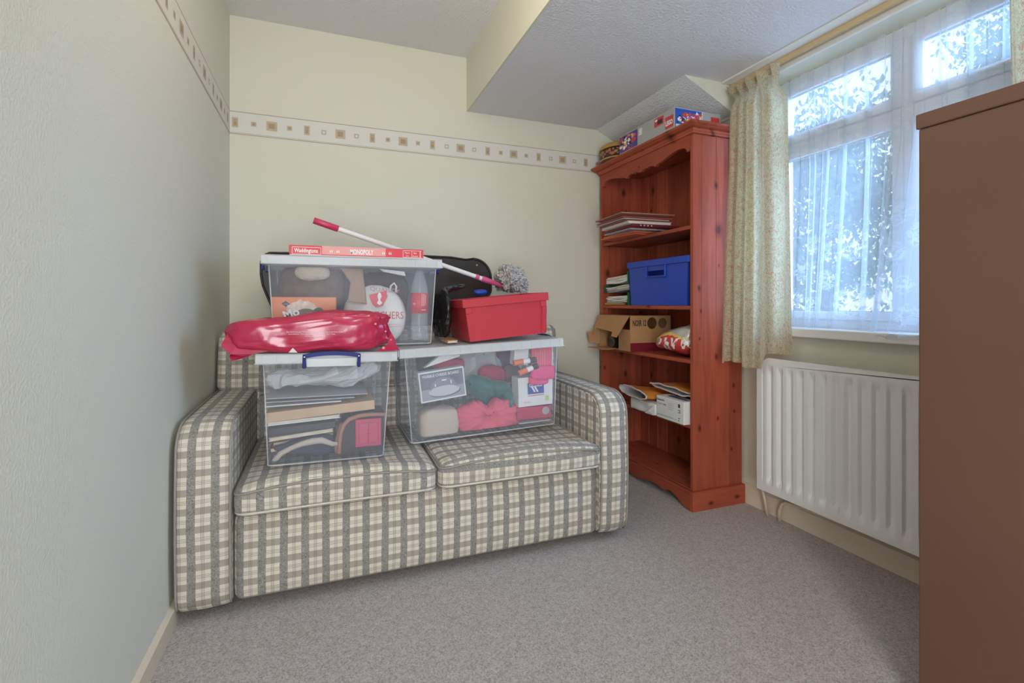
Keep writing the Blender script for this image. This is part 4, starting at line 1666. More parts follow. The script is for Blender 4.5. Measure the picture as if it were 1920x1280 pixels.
text('HI-TEC', sb, (.050, -.0008, .088), (1, 0, 0), (0, 0, 1), .012, K['white_print'], width=.066, local=True, shear=.3, bold=.02)
text('TEXAS', sb, (.022, -.0028, .014), (1, 0, 0), (0, 0, 1), .009, K['pink_card'], width=.030, local=True)
# flat pink-red box beneath
a, b = at(978, 787, y=1.99), at(1033, 760, y=1.99)
rb_ = thing('flat_pink_box', 'flat pink box under the white shoe box in right clear box', 'box', ((a.x+b.x)/2, 2.06, a.z))
MB().rbox(a.x-.02, b.x, 1.99, 2.13, a.z, b.z, .002).build('body', K['crimson_cloth'], rb_)
m_ = MB()
cx_, cz_ = b.x-.026, (a.z+b.z)/2+.006
m_.add([(cx_+.018*cos(t*pi/6), 1.9893, cz_+.018*sin(t*pi/6)) for t in range(12)], [tuple(range(12))])
m_.build('print', K['grey_print'], rb_)
a, b = at(975, 795, y=1.985), at(1033, 788, y=1.985)
slab('white_folder', 'thin white folder on the floor of the right clear box', 'folder', ((a.x+b.x)/2, 2.09, (a.z+b.z)/2-.004), (.15, .2, .006), 0, radians(-2.2), 0, [K['card_white']])

# --- contents of the large top box --------------------------------------------------
zb3 = .832
# orange picture carton
a, b = at(503, 642, y=2.07), at(630, 557, y=2.07)
oc = thing('orange_carton', 'orange carton with white splash picture in the top clear box', 'carton', ((a.x+b.x)/2, 2.10, zb3))
MB().rbox(a.x, b.x, 2.070, 2.13, zb3, b.z, .003).build('body', K['orange_card'], oc)
m_ = MB()


def P2(u, v, l):
    q = at(u, v, y=2.0694-l)
    return (q.x, q.y, q.z)


K['splash'] = mat('splash_print', (.72, .56, .42), .6, var=.25, vscale=60)
K['olive_print'] = mat('olive_print', (.15, .12, .075), .6, var=.4, vscale=30)
m_.add([P2(529, 569, .0004), P2(537, 575, .0004), P2(545, 570, .0004), P2(537, 564, .0004)], [(0, 1, 2, 3)], 0)
rnd = random.Random(4)
sp_ = []
for k in range(26):
    t = k/26*2*pi
    rr = 1+.35*(k % 2)*rnd.random()
    sp_.append(P2(567+28*rr*cos(t), 580-17*rr*sin(t)*.9, .0005))
m_.add(sp_, [tuple(range(26))], 1)
ol = [P2(544+74*t, 596-18*sin(pi*min(1, t*1.15+.02))**.8, .0008) for t in [k/16 for k in range(17)]]+[P2(618, 604, .0008), P2(544, 604, .0008)]
m_.add(ol, [tuple(range(len(ol)))], 2)
ol = [P2(585+28*cos(k*pi/8), 582+7*sin(k*pi/8), .0010) for k in range(16)]
m_.add([P2(584+27*t, 588-12*sin(pi*t)**.7, .0011) for t in [k/10 for k in range(11)]], [tuple(range(11))], 3)
m_.build('picture', [K['dark_inside'], K['splash'], K['olive_print'], K['green_file']], oc)
q = at(536, 598, y=2.0682)
text('Mo', oc, q, (1, 0, .35), (-.35, 0, 1), .030, K['white_print'], width=.055, bold=.03)
q = at(533, 571, y=2.0682)
text('MB', oc, (q.x, q.y, q.z), (1, 0, 0), (0, 0, 1), .004, K['grey_print'], width=.016)
# brown coats
a = at(590, 534, y=2.2)
m_ = MB()
blob(m_, (a.x-.012, 2.245, a.z-.020), (.122, .100, .088), .55, 80, 30, .032, 6, 71, flat=.945)
tag(m_.build('brown_coat', K['wool_brown'], smooth=True), 'brown coat stuffed in the left half of the top clear box', 'coat')
a = at(725, 540, y=2.22)
m_ = MB()
blob(m_, (a.x-.018, 2.298, a.z-.055), (.112, .060, .122), .55, 56, 26, .030, 7, 75, flat=.84)
tag(m_.build('dark_jacket', K['wool_dark'], smooth=True), 'dark plum-brown jacket in the right half of the top clear box', 'jacket')
# fleece collar and lining flap
a = at(586, 511, y=2.085)
m_ = MB()
blob(m_, (a.x, 2.098, a.z), (.060, .022, .030), .8, 32, 16, .008, 20, 77)
tag(m_.build('fleece_collar', K['fleece'], smooth=True), 'cream fleece collar in front of the brown coat, top clear box', 'collar')
m_ = MB()


def lin(u, v):
    top = at(633+45*u, 494+6*u, y=2.10)
    bot = at(645+36*u+6, 566+4*u, y=2.068)
    md = at(664+18*u-8*(1-u), 530, y=2.075)
    q = top.lerp(md, v*2) if v < .5 else md.lerp(bot, v*2-1)
    return q+Vector((0, -.006*sin(pi*u)*sin(pi*v), 0))


o = m_.grid(lin, 8, 20).build('lining_flap', K['lining'], smooth=True)
md = o.modifiers.new('cloth', 'SOLIDIFY')
md.thickness = .004
tag(o, 'beige lining strip hanging between the coats in the top clear box', 'cloth')
m_ = MB()
q0, q1, q2, q3 = (at(u, v, y=2.09) for u, v in ((710, 503), (756, 510), (758, 518), (718, 510)))
m_.add([q0, q1, q2, q3]+[q+Vector((0, .03, 0)) for q in (q0, q1, q2, q3)], [(0, 3, 2, 1), (4, 5, 6, 7), (0, 1, 5, 4), (1, 2, 6, 5), (2, 3, 7, 6), (3, 0, 4, 7)])
tag(m_.build('paper_slip', K['card_white']), 'white paper slip on the dark jacket in the top clear box', 'paper')
# white carrier bag with red print
a = at(707, 600, y=2.13)
bb = thing('carrier_bag', 'white carrier bag with red printing in the top clear box', 'bag', (a.x, 2.13, zb3))
m_ = MB()


def bagf(q):
    t = q.z/.14
    return Vector((q.x*(1-.35*max(0, t)**2)-.03*max(0, -t)*0, q.y*(1-.4*max(0, t)), q.z))


blob(m_, (a.x-.010, 2.140, zb3+.118), (.122, .060, .120), .8, 64, 30, .007, 9, 81, extra=bagf, flat=zb3)
bago = m_.build('body', K['white_plastic_bag'], bb, smooth=True)
MB().tube([at(729, 548, y=2.11), at(731, 536, y=2.105), at(737, 531, y=2.105), at(741, 537, y=2.105), at(740, 548, y=2.11)], .004, 6).build('handle', K['white_plastic_bag'], bb, smooth=True)
yy = 2.064
q = at(733, 597, y=yy)
t1_ = text('BUTCHERS', bb, at(681, 597, y=yy), (1, 0, -.02), (0, -.08, 1), .030, K['red_print'], width=.160)
t2_ = text('QUALITY', bb, at(694, 546, y=2.082), (1, 0, -.10), (.0, .25, 1), .020, K['pink_card'], width=.115)
m_ = MB()
for k in range(2):
    q = at(690, 609+k*4, y=yy-.001)
    quad(m_, q, (1, 0, 0), (0, -.05, 1), .13, .0025, 0)
sh = [at(u, v, y=2.066) for u, v in ((690, 553), (722, 545), (725, 556), (716, 573), (703, 575), (697, 570))]
m_.add(sh, [tuple(range(6))], 1)
sh = [at(u, v, y=2.0645) for u, v in ((708, 549), (712, 549), (714, 556), (711, 562), (715, 568), (710, 572), (705, 568), (708, 562), (706, 556))]
m_.add(sh, [tuple(range(9))], 2)
cpr = m_.build('print', [K['pink_card'], K['red_card'], K['white_plastic_bag']], bb)
# plastic drink bottle
a = at(789, 606, y=2.10)
a.x -= .010
bt = thing('drink_bottle', 'clear plastic drink bottle with red label, right end of top box', 'bottle', (a.x, 2.11, zb3))
R_ = .036
zt = at(789, 500, y=2.10).z
prof = [(.0, .004), (.022, .0), (.034, .004), (R_, .02), (R_, .075), (R_*.94, .10), (R_, .125), (R_*1.0, zt-zb3-.105), (R_*.86, zt-zb3-.075), (R_*.55, zt-zb3-.035), (.0135, zt-zb3-.015), (.013, zt-zb3)]
MB().lathe(prof, (a.x, 2.11, zb3), 28).build('body', K['bottle'], bt, smooth=True)
MB().lathe([(.0155, 0), (.0155, .017), (.0145, .019), (0, .019)], (a.x, 2.11, zt-.004), 20).build('cap', K['red_card'], bt, smooth=True, angle=40)
zl0, zl1 = at(789, 587, y=2.07).z, at(789, 549, y=2.07).z
MB().lathe([(R_+.0006, zl0-zb3), (R_+.0006, zl1-zb3)], (a.x, 2.11, zb3), 28).add([], []).build('label_sleeve', K['red_card'], bt, smooth=True)
yl = 2.11-R_-.0012
text('cals', bt, (a.x-.030, yl+.012, zl0+.036), (1, -.4, 0), (0, 0, 1), .011, K['white_print'], width=.020)
m_ = MB()
for k, (x0, z0, w2, h2) in enumerate(((.002, .030, .004, .052), (.009, .030, .004, .052), (.016, .034, .003, .044), (.0, .012, .020, .004))):
    m_.add([(a.x+x0, yl, zl0+z0), (a.x+x0+w2, yl, zl0+z0), (a.x+x0+w2, yl, zl0+z0+h2), (a.x+x0, yl, zl0+z0+h2)], [(0, 1, 2, 3)])
tag(m_.build('fine_print', K['pink_card'], bt), kind='stuff')



# the things in a box stay inside its walls, and soft things give way to what they press against
def meshes_of(o):
    out = [o] if o.type == 'MESH' else []
    for ch in o.children: out += meshes_of(ch)
    return out


def mw(o):
    return XF[o.name] if o.name in XF else mw(o.parent)


def fit(box, w_, d_, h_, roots, taper=.018):
    hb = h_-.034
    Bm = XF[box.name]
    Bi = Bm.inverted()
    for r_ in roots:
        for o in meshes_of(r_):
            M = mw(o)
            Mi = M.inverted()
            for v in o.data.vertices:
                q = Bi @ (M @ v.co)
                z = min(hb-.006, max(.0175, q.z))
                k = .016+taper*(1-z/hb)+.005
                hx, hy, r = w_/2-k, d_/2-k, .020
                x, y = min(hx, max(-hx, q.x)), min(hy, max(-hy, q.y))
                ex, ey = abs(x)-(hx-r), abs(y)-(hy-r)
                if ex > 0 and ey > 0 and hypot(ex, ey) > r:
                    f = r/hypot(ex, ey)
                    x, y = math.copysign(hx-r+ex*f, x), math.copysign(hy-r+ey*f, y)
                if (x-q.x)**2+(y-q.y)**2+(z-q.z)**2 > 1e-12: v.co = Mi @ (Bm @ Vector((x, y, z)))


def give_way(soft, hard, gap=.0015):
    from mathutils.bvhtree import BVHTree
    V, F = [], []
    for h__ in hard:
        for o in meshes_of(h__):
            if 'print' in o.name or 'picture' in o.name or 'lettering' in o.name: continue
            b_ = len(V)
            M = mw(o)
            V += [M @ v.co for v in o.data.vertices]
            F += [[b_+i for i in p_.vertices] for p_ in o.data.polygons]
    T = BVHTree.FromPolygons(V, F)
    for o in meshes_of(soft):
        M = mw(o)
        Mi = M.inverted()
        for v in o.data.vertices:
            q = M @ v.co
            c, n_, _, dist = T.find_nearest(q)
            if c is None: continue
            inside = (q-c).dot(n_) < 0 and dist < .09
            if inside or dist < gap: v.co = Mi @ (c+n_*gap)


OB = bpy.data.objects


def G(*names): return [OB[k] for k in names]


BAG_PRINT = (t1_, t2_, cpr)
box1, box2, box3 = G('storage_box', 'storage_box.001', 'storage_box.002')
in1 = G('folder', 'folder.001', 'folder.002', 'wooden_board', 'book', 'album', 'book.001', 'book.002', 'book.003', 'polythene_bag', 'fabric_cap', 'leather_bag', 'toy_wardrobe')
in2 = G('cheese_board_carton', 'canvas_bag', 'pink_cloth_bundle', 'velour_toy', 'crimson_cloth', 'grey_polythene_bag', 'dark_bag', 'patterned_scarf', 'folded_sheet', 'purse', 'plum_cloth', 'white_card_box', 'glue_tube', 'glue_tube.001', 'pink_book', 'pink_hat', 'pink_hat.001', 'shoe_box', 'flat_pink_box', 'white_folder')
in3 = G('orange_carton', 'brown_coat', 'dark_jacket', 'fleece_collar', 'lining_flap', 'paper_slip', 'carrier_bag', 'drink_bottle')
for bx_, dm, ins in ((box1, (.468, .515, .396), in1), (box2, (.706, .44, .384), in2), (box3, (.668, .385, .350), in3)):
    fit(bx_, *dm, ins)
for a_, bs in (('polythene_bag', ('folder', 'folder.001')), ('fabric_cap', ('leather_bag',)), ('pink_hat', ('shoe_box',)), ('pink_hat.001', ('shoe_box', 'pink_hat')), ('pink_cloth_bundle', ('shoe_box', 'flat_pink_box', 'white_folder')),
               ('velour_toy', ('shoe_box', 'cheese_board_carton', 'pink_cloth_bundle')), ('canvas_bag', ('pink_cloth_bundle', 'cheese_board_carton')), ('crimson_cloth', ('velour_toy',)),
               ('purse', ('shoe_box', 'velour_toy', 'crimson_cloth')), ('grey_polythene_bag', ('velour_toy', 'crimson_cloth', 'purse')), ('plum_cloth', ('grey_polythene_bag', 'purse')),
               ('patterned_scarf', ('cheese_board_carton', 'grey_polythene_bag', 'folded_sheet')), ('dark_bag', ('cheese_board_carton', 'patterned_scarf', 'folded_sheet')),
               ('dark_jacket', ('carrier_bag', 'drink_bottle', 'paper_slip')), ('brown_coat', ('fleece_collar', 'orange_carton', 'dark_jacket', 'carrier_bag', 'lining_flap'))):
    for _ in range(3):
        give_way(OB[a_], G(*bs), .0025)
fit(box2, .706, .44, .384, in2)
fit(box3, .668, .385, .350, in3)
for q in BAG_PRINT[:2]: drape(q, bago, (0, 1, 0))

# ------------------------------------------------------------------ on and behind the boxes
# board game
a, b = at(543, 473, y=2.048), at(791, 486, y=2.048)
bz = B3[2]+.351
bg_ = thing('board_game', 'red board game box lying on the topmost clear box', 'board game', ((a.x+b.x)/2, 2.148, bz))
gx0, gx1, gz = a.x, b.x, .038
MB().rbox(gx0+.002, gx1-.002, 2.050, 2.246, bz, bz+.012, .001).build('base_tray', K['white_print'], bg_)
MB().rbox(gx0, gx1, 2.048, 2.248, bz+.003, bz+gz, .0015).build('box_lid', K['red_card'], bg_)
m_ = MB()
GW = gx1-gx0
gq = (gx0, 2.048, bz+.003)
quad(m_, (gx0+GW*.23, 2.048, bz+.006), (1, 0, 0), (0, 0, 1), GW*.47, gz-.006, 0)
for x0, x1, z0, z1 in ((.02, .222, .004, .0055), (.02, .222, .030, .0315), (.02, .023, .004, .0315), (.219, .222, .004, .0315), (.835, .985, .004, .0055), (.835, .985, .031, .0325), (.835, .838, .004, .0325), (.905, .908, .004, .0325), (.970, .976, .004, .0325)):
    quad(m_, (gx0+GW*x0, 2.048, bz+z0), (1, 0, 0), (0, 0, 1), GW*(x1-x0), z1-z0, 1, lift=.0008)
for xx in (.295, .345, .685, .735):
    for j in range(2):
        m_.add([(gx0+GW*xx-.006+j*.006, 2.0470, bz+.014), (gx0+GW*xx-.001+j*.006, 2.0470, bz+.014), (gx0+GW*xx-.0035+j*.006, 2.0470, bz+.026)], [(0, 1, 2)], 1)
m_.build('side_print', [K['pink_card'], K['white_print']], bg_)
text('Waddingtons', bg_, (gx0+GW*.035, 2.0475, bz+.011), (1, 0, 0), (0, 0, 1), .0155, K['white_print'], width=GW*.165, bold=.02)
text('MONOPOLY', bg_, (gx0+GW*.432, 2.0475, bz+.009), (1, 0, 0), (0, 0, 1), .021, K['white_print'], width=GW*.175, bold=.03)
text('Players', bg_, (gx0+GW*.850, 2.0475, bz+.020), (1, 0, 0), (0, 0, 1), .007, K['white_print'], width=GW*.040)
text('2-6', bg_, (gx0+GW*.860, 2.0475, bz+.008), (1, 0, 0), (0, 0, 1), .006, K['white_print'], width=GW*.020)
text('Ages', bg_, (gx0+GW*.918, 2.0475, bz+.020), (1, 0, 0), (0, 0, 1), .007, K['white_print'], width=GW*.028)
text('8-adult', bg_, (gx0+GW*.915, 2.0475, bz+.008), (1, 0, 0), (0, 0, 1), .006, K['white_print'], width=GW*.042)

# cobweb duster lying over the box
A_, B_ = at(588, 413, y=2.262), at(943, 536, y=2.345)
dv = (B_-A_).normalized()
L_ = (B_-A_).length
ds = thing('cobweb_duster', 'long white-handled duster with grey bristle head lying over the boxes', 'duster', tuple(A_.lerp(B_, .6)))


def along(t): return A_+dv*L_*t


MB().tube([along(0), along(.002), along(.11), along(.112)], [.0125, .0140, .0140, .0125], 16).build('grip', K['pink_dark'], ds, smooth=True, angle=40)
MB().tube([along(.112), along(.84)], .0108, 16).build('pole', K['pole_white'], ds, smooth=True, angle=40)
MB().tube([along(.125), along(.130)], .0118, 16).build('collar', K['pole_white'], ds, smooth=True, angle=40)
MB().tube([along(.830), along(.832), along(.850), along(.852)], [.012, .0135, .0135, .012], 16).build('lock_ring', K['pink'], ds, smooth=True, angle=40)
MB().tube([along(.840), along(.872)], .0115, 16).build('collar', K['pole_white'], ds, smooth=True, angle=40)
MB().tube([along(.868), along(.87), along(.90), along(.985), along(1)], [.0125, .0145, .0145, .0095, .013], 16).build('socket', K['pink'], ds, smooth=True, angle=40)
MB().tube([along(.988), along(1.004)], .0145, 14).build('bead', K['pink'], ds, smooth=True, angle=40)
rnd = random.Random(5)
br = MB()
ax = Vector((.93, -.05, .30)).normalized()
for i in range(1700):
    while True:
        q = Vector([rnd.gauss(0, 1) for _ in range(3)]).normalized()
        if q.dot(ax) > -.30 and not (q.z < -.45): break
    if q.z < -.28: continue
    Lb = .125*(.80+.2*max(0, q.dot(ax)))*rnd.uniform(.88, 1.05)
    if q.dot(ax) < .15: Lb *= .75
    p0 = B_+dv*.003
    p1 = p0+(q*.6+ax*.25).normalized()*Lb*.5
    p2 = p0+q*Lb
    br.tube([p0, p1, p2, p2+Vector([rnd.uniform(-.006, .006) for _ in range(3)])], [.0008, .0026, .0034, .0018], 4, cap=False)
tag(br.build('bristles', K['bristle'], ds, smooth=True), kind='stuff')


# red stacking crate
def crate(name, label, cat, loc, rot, w_, d_, h_, m_t, m_b, slot=False, posts=True):
    t = thing(name, label, cat, loc, rot)
    mt = m_b
    th = .004
    mb = MB()
    lo = .945

    def wall(x0, y0, x1, y1):
        """one side panel, tapering downwards; corners run counter-clockwise"""
        o0, o1 = Vector((x0, y0, h_)), Vector((x1, y1, h_))
        i0, i1 = Vector((x0*lo, y0*lo, 0)), Vector((x1*lo, y1*lo, 0))
        dr = (o1-o0).normalized()
        n = Vector((-dr.y, dr.x, 0))*th

        def fn(a, b, tt):
            p_ = i0.lerp(i1, a).lerp(o0.lerp(o1, a), b)
            return p_+n*(tt)
        return fn
    W, D = w_/2, d_/2
    cs = [(-W, -D), (W, -D), (W, D), (-W, D)]
    for k in range(4):
        fn = wall(*cs[k], *cs[(k+1) % 4])
        holes = []
        if slot and k in (0, 2):
            holes = [[(.345, .68), (.355, .655), (.375, .65), (.625, .65), (.645, .655), (.655, .68), (.655, .76), (.345, .76)]]
        mb.plate([(0, 0), (1, 0), (1, 1), (0, 1)], holes, fn, 0, 1)
    mb.box(-W*lo, W*lo, -D*lo, D*lo, 0, .005)
    body = mb.build('tub', mt, t, local=True)
    rm = MB()
    # outward rim band
    e = .007
    for x0, x1, y0, y1 in ((-W-e, W+e, -D-e, -D), (-W-e, W+e, D, D+e), (-W-e, -W, -D, D), (W, W+e, -D, D)):
        rm.rbox(x0, x1, y0, y1, h_-.034, h_, .0018, 1)
    rm.build('rim', m_b, t, local=True)
    for sx in (-1, 1):
        for sy in (-1, 1):
            a, b = sx*(W-.004), sy*(D-.004)
            pm = MB()
            if posts:
                pm.rbox(min(a, a-sx*.028), max(a, a-sx*.028), min(b+sy*.008, b), max(b+sy*.008, b), h_-.060, h_-.034, .002, 1)
                x1, y1 = a*lo, b*lo
                pm.hexa([(min(x1, x1-sx*.020), b*lo, .0), (max(x1, x1-sx*.020), b*lo, .0), (min(x1, x1-sx*.020), b*lo+sy*.007, 0), (max(x1, x1-sx*.020), b*lo+sy*.007, 0),
                         (min(a, a-sx*.022), b, h_-.06), (max(a, a-sx*.022), b, h_-.06), (min(a, a-sx*.022), b+sy*.008, h_-.06), (max(a, a-sx*.022), b+sy*.008, h_-.06)])
            else:
                for q in (0, .03, .06):
                    pm.rbox(min(a-sx*q, a-sx*(q+.005)), max(a-sx*q, a-sx*(q+.005)), min(b, b+sy*.010), max(b, b+sy*.010), h_-.034, h_-.002, .001, 1)
                    pm.box(W if sx > 0 else -W-.010, W+.010 if sx > 0 else -W, min(b-sy*q, b-sy*(q+.005)), max(b-sy*q, b-sy*(q+.005)), h_-.034, h_-.002)
                for q in (.05,):
                    pm.hexa([(sx*W*lo, b*lo-sy*q, 0), (sx*W*lo+sx*.008, b*lo-sy*q, 0), (sx*W*lo, b*lo-sy*(q+.012), 0), (sx*W*lo+sx*.008, b*lo-sy*(q+.012), 0),
                             (sx*W, b-sy*q, h_-.034), (sx*W+sx*.008, b-sy*q, h_-.034), (sx*W, b-sy*(q+.012), h_-.034), (sx*W+sx*.008, b-sy*(q+.012), h_-.034)])
            tag(pm.build('corner_post', m_b, t, local=True), kind='stuff')
    if slot:
        for sy in (-1, 1):
            pm = MB()
            y = sy*(D*(.93+.07*.72))
            for x0, x1, z0, z1 in ((-w_*.17, -w_*.15, .155, .215), (w_*.15, w_*.17, .155, .215), (-w_*.17, w_*.17, .150, .158)):
                pm.rbox(x0, x1, min(y, y+sy*.010), max(y, y+sy*.010), z0, z1, .002, 1)
            pm.build('handle_surround', m_b, t, local=True)
    return t


crate('red_crate', 'red plastic crate tilted on the right clear box', 'crate', (.737, 2.112, .8535), (0, radians(-5.2), 0), .374, .31, .176, K['red_crate'], K['red_crate'])
# thin cardboard sleeve lying on the right box lid beside the crate
a, b = at(822, 646, y=2.0), at(880, 641, y=2.0)
slab('card_sleeve', 'brown card sleeve on the right clear box lid beside red crate', 'card', (.499, 2.06, .8325), (.046, .13, .012), 0, radians(-2.2), 0, [K['card_brown'], K['paper']], pages=True)
# black bin bag
m_ = MB()


def bin_(q):
    t = min(1, max(0, (q.z-.055)/.045))
    t = t*t*(3-2*t)
    return Vector((q.x*(1+1.3*t)+.062*t, q.y, q.z))




def bin_(q):
    t = min(1, max(0, (q.z-.080)/.03))*min(1, max(0, (q.y+.06)/.06))
    t = t*t*(3-2*t)
    return Vector((q.x*(1+1.6*t)+.085*t, q.y, q.z+.012*t))


blob(m_, (.497, 2.205, .955), (.018, .150, .112), .7, 72, 44, .013, 15, 91, extra=bin_, flat=.846)
tag(m_.build('bin_bag', K['black_bag']), 'shiny black bin bag between the top clear box and red crate', 'bag')
# long black case lying along the back of the sofa
bc = thing('long_black_case', 'long black case with rounded ends standing behind the boxes', 'case', (.28, 2.57, .885))
zt = at(880, 486, y=2.56).z
pf_ = []
x0, x1, z0 = -.270, .842, .888
for (cx, cz, r, a0, a1) in ((x1-.10, zt-.10, .10, 90, 0), (x1-.055, 1.075, .055, 0, -50)):
    for i in range(9):
        a = radians(a0+(a1-a0)*i/8)
        pf_.append((cx+r*cos(a), cz+r*sin(a)))
pf_ += [(x1-.06, z0), (-.18, z0)]
pf_ += [(-.215, .96), (-.240, 1.02), (-.262, 1.08), (x0, 1.13), (x0, zt-.05), (x0+.012, zt-.015), (x0+.035, zt-.004)]
pf_ += [(.30, zt+.008), (.62, zt+.004), (.70, zt-.006)]
MB().prism(pf_, lambda a, b, t: (a, t, b), 2.525, 2.625).build('shell', K['black_case'], bc)
MB().tube([(a, 2.523, b) for a, b in pf_]+[(pf_[0][0], 2.523, pf_[0][1])], .006, 6).build('front_edge', K['black_case'], bc, smooth=True)
MB().tube([(a-.004, 2.615, b) for a, b in pf_[19:26]], .009, 6).build('tan_edge', K['tan_edge'], bc, smooth=True)
q = at(894, 497, y=2.522)
MB().lathe([(0, -.002), (.005, -.001), (.005, .003), (0, .004)], tuple(q), 10, M=Matrix.Rotation(pi/2, 4, 'X')).build('stud', K['tan_edge'], bc)
# blue cloth peeping out
m_ = MB()
q = at(901, 548, y=2.33)
blob(m_, tuple(q), (.034, .02, .012), .8, 24, 12, .006, 25, 99)
tag(m_.build('blue_cloth', K['blue_crate'], smooth=True), 'scrap of blue cloth peeping out behind the red crate', 'cloth')

# red polythene bag on the left box
a = at(585, 628, y=1.93)
rbg = thing('red_polythene_bag', 'glossy red polythene bag lying across the left clear box', 'bag', (a.x, 1.925, .826))


def redf(q):
    t = q.x/.27
    q.z *= (1+.20*t)
    q.z += .010*t
    if abs(t) > .8: q.y *= 1-.6*(abs(t)-.8)/.2
    q.z += .004*sin(q.x*23)
    e_ = q.normalized()
    c_ = max(0, t-.45)/.55+.6*max(0, -t-.6)/.4        # the ends are crumpled harder
    k = .020*(ridged(Vector((q.x*5+3, q.y*13, q.z*17)), 4)-.3)+.026*c_*(ridged(Vector((q.x*16, q.y*16, q.z*20+7)), 4)-.3)
    q = q+e_*k
    q.y = min(q.y, 1.982-1.910)
    return q


m_ = MB()
blob(m_, (a.x-.004, 1.910, .893), (.262, .066, .064), .48, 170, 70, .0, 7.5, 103, extra=redf, flat=.8285)
m_.build('body', K['red_bag'], rbg, smooth=True)


def flap(name, pts, cen, seed):
    m2 = MB()
    n_ = len(pts)
    vs = [Vector(q) for q in pts]+[Vector(cen)]
    fs = [(i, i+1, n_) for i in range(n_-1)]
    o_ = m2.add(vs, fs).build(name, K['red_bag'], rbg, smooth=False)
    md_ = o_.modifiers.new('film', 'SOLIDIFY')
    md_.thickness = .0012
    return o_


yb_ = 1.86
flap('torn_flap', [at(u, v, y=yb_+dy) for u, v, dy in ((448, 606, .06), (425, 628, .02), (414, 647, -.01), (432, 664, -.01), (470, 664, 0), (520, 655, .0))], at(452, 640, y=yb_+.01), 1)
flap('torn_flap', [at(u, v, y=yb_+dy) for u, v, dy in ((480, 662, 0), (432, 664, .01), (430, 668, 0), (434, 676, -.012), (452, 672, -.01), (478, 668, 0))], at(455, 668, y=yb_+.005), 2)
flap('torn_flap', [at(u, v, y=yb_+dy) for u, v, dy in ((733, 622, .03), (740, 634, .01), (743, 645, 0), (749, 656, -.01), (735, 661, -.01), (705, 659, -.01))], at(726, 645, y=yb_-.016), 3)
yq = 1.8325
for k, (s_, u0, v0, wd) in enumerate((('To avoid danger of suffocation, keep this bag away from babies', 537, 623, .185), ('and children. This bag is not a toy. Do not use in cots,', 541, 627, .150), ('beds or prams.', 572, 631, .058))):
    text(s_, rbg, at(u0, v0, y=yq-.002+.0*k), (1, 0, -.02), (0, .1, 1), .0035, K['white_print'], width=wd)
for (uu, vv, rr) in ((704, 607, .004), (719, 652, .0055), (723, 621, .0032), (733, 637, .003)):
    q = at(uu, vv, y=1.836)
    MB().lathe([(rr, 0), (rr*.4, .0015), (0, .0015)], tuple(q), 10, M=Matrix.Rotation(pi/2, 4, 'X')).build('vent_hole', K['pink_card'], rbg)
# white paper corner under the bag
q0, q1, q2 = at(541, 662, y=1.846)+Vector((0, 0, .002)), at(558, 662, y=1.846)+Vector((0, 0, .002)), at(549, 652, y=1.842)
m_ = MB().add([q0, q1, q2, q0+Vector((0, .02, 0)), q1+Vector((0, .02, 0)), q2+Vector((0, .02, 0))], [(0, 1, 2), (3, 5, 4), (0, 3, 4, 1), (1, 4, 5, 2), (2, 5, 3, 0)])
for o in meshes_of(rbg):                  # nothing of the bag dips into the lid it lies on
    M = mw(o)
    Lb_ = XF[box1.name].inverted()
    for v in o.data.vertices:
        q = Lb_ @ (M @ v.co)
        if abs(q.x) < .242 and q.y > -.266 and q.z < .3985:
            q.z = .3985
            v.co = M.inverted() @ (XF[box1.name] @ q)
tag(m_.build('paper_corner', K['card_white']), 'white paper corner sticking out under the red polythene bag', 'paper')

# ------------------------------------------------------------------ on the bookcase
# toy brick set box on top
LX, LY, LZ = 1.622, 1.992, 1.8685
lg = thing('toy_box', 'grey and blue toy brick box on top of the bookcase', 'toy box', (1.78, 2.24, LZ))
m_ = MB().rbox(LX, 1.915, LY, 2.478, LZ, 1.972, .002)
m_.build('body', K['grey_card'] if 'grey_card' in K else K.setdefault('grey_card', mat('grey_card', (.40, .39, .37), .5)), lg)
K['violet_print'] = mat('violet_print', (.085, .055, .25), .45)
K['blue_print'] = mat('blue_print', (.015, .09, .46), .45)
NF = dict(right=(0, -1, 0), up=(0, 0, 1))           # long face looks to -x: its right hand is -y


def left_face(mb, y_far, z, w_, h_, m, lift=.0006):
    quad(mb, (LX, y_far, LZ+z), (0, -1, 0), (0, 0, 1), w_, h_, m, lift)


def near_face(mb, x, z, w_, h_, m, lift=.0006):
    quad(mb, (LX+x, LY, LZ+z), (1, 0, 0), (0, 0, 1), w_, h_, m, lift)


rnd = random.Random(12)
cols = [K['violet_print'], K['red_print'], K['white_print'], K['yellow_print'], K['black_print'], K['blue_print'], K['pink']]
m_ = MB()
left_face(m_, 2.474, .004, .175, .092, 0)
for k in range(80):                       # jumble of toy pieces in the picture
    u, v = min(1, max(0, rnd.gauss(.48, .27))), min(1, max(0, rnd.gauss(.5, .27)))
    r = rnd.uniform(.004, .012)
    cy_, cz_ = 2.474-.012-u*.15, LZ+.016+v*.068
    a0 = rnd.uniform(0, 6)
    nn = rnd.choice((3, 4, 5, 8))
    l = .0009+.00002*k
    m_.add([(LX-l, cy_-r*cos(a0+2*pi*i/nn)*1.2, cz_+r*sin(a0+2*pi*i/nn)) for i in range(nn)], [tuple(range(nn))], rnd.choice((1, 1, 2, 3, 4, 5, 6)))
left_face(m_, 2.287, .052, .030, .036, 2)
left_face(m_, 2.284, .060, .022, .022, 4, .0008)
left_face(m_, 2.283, .061, .020, .020, 2, .0010)
left_face(m_, 2.150, .048, .075, .044, 1)
left_face(m_, 2.145, .076, .020, .010, 2, .0009)
left_face(m_, 2.125, .056, .040, .022, 4, .0009)
left_face(m_, 2.062, .010, .062, .060, 1)
near_face(m_, .004, .004, .165, .094, 5)
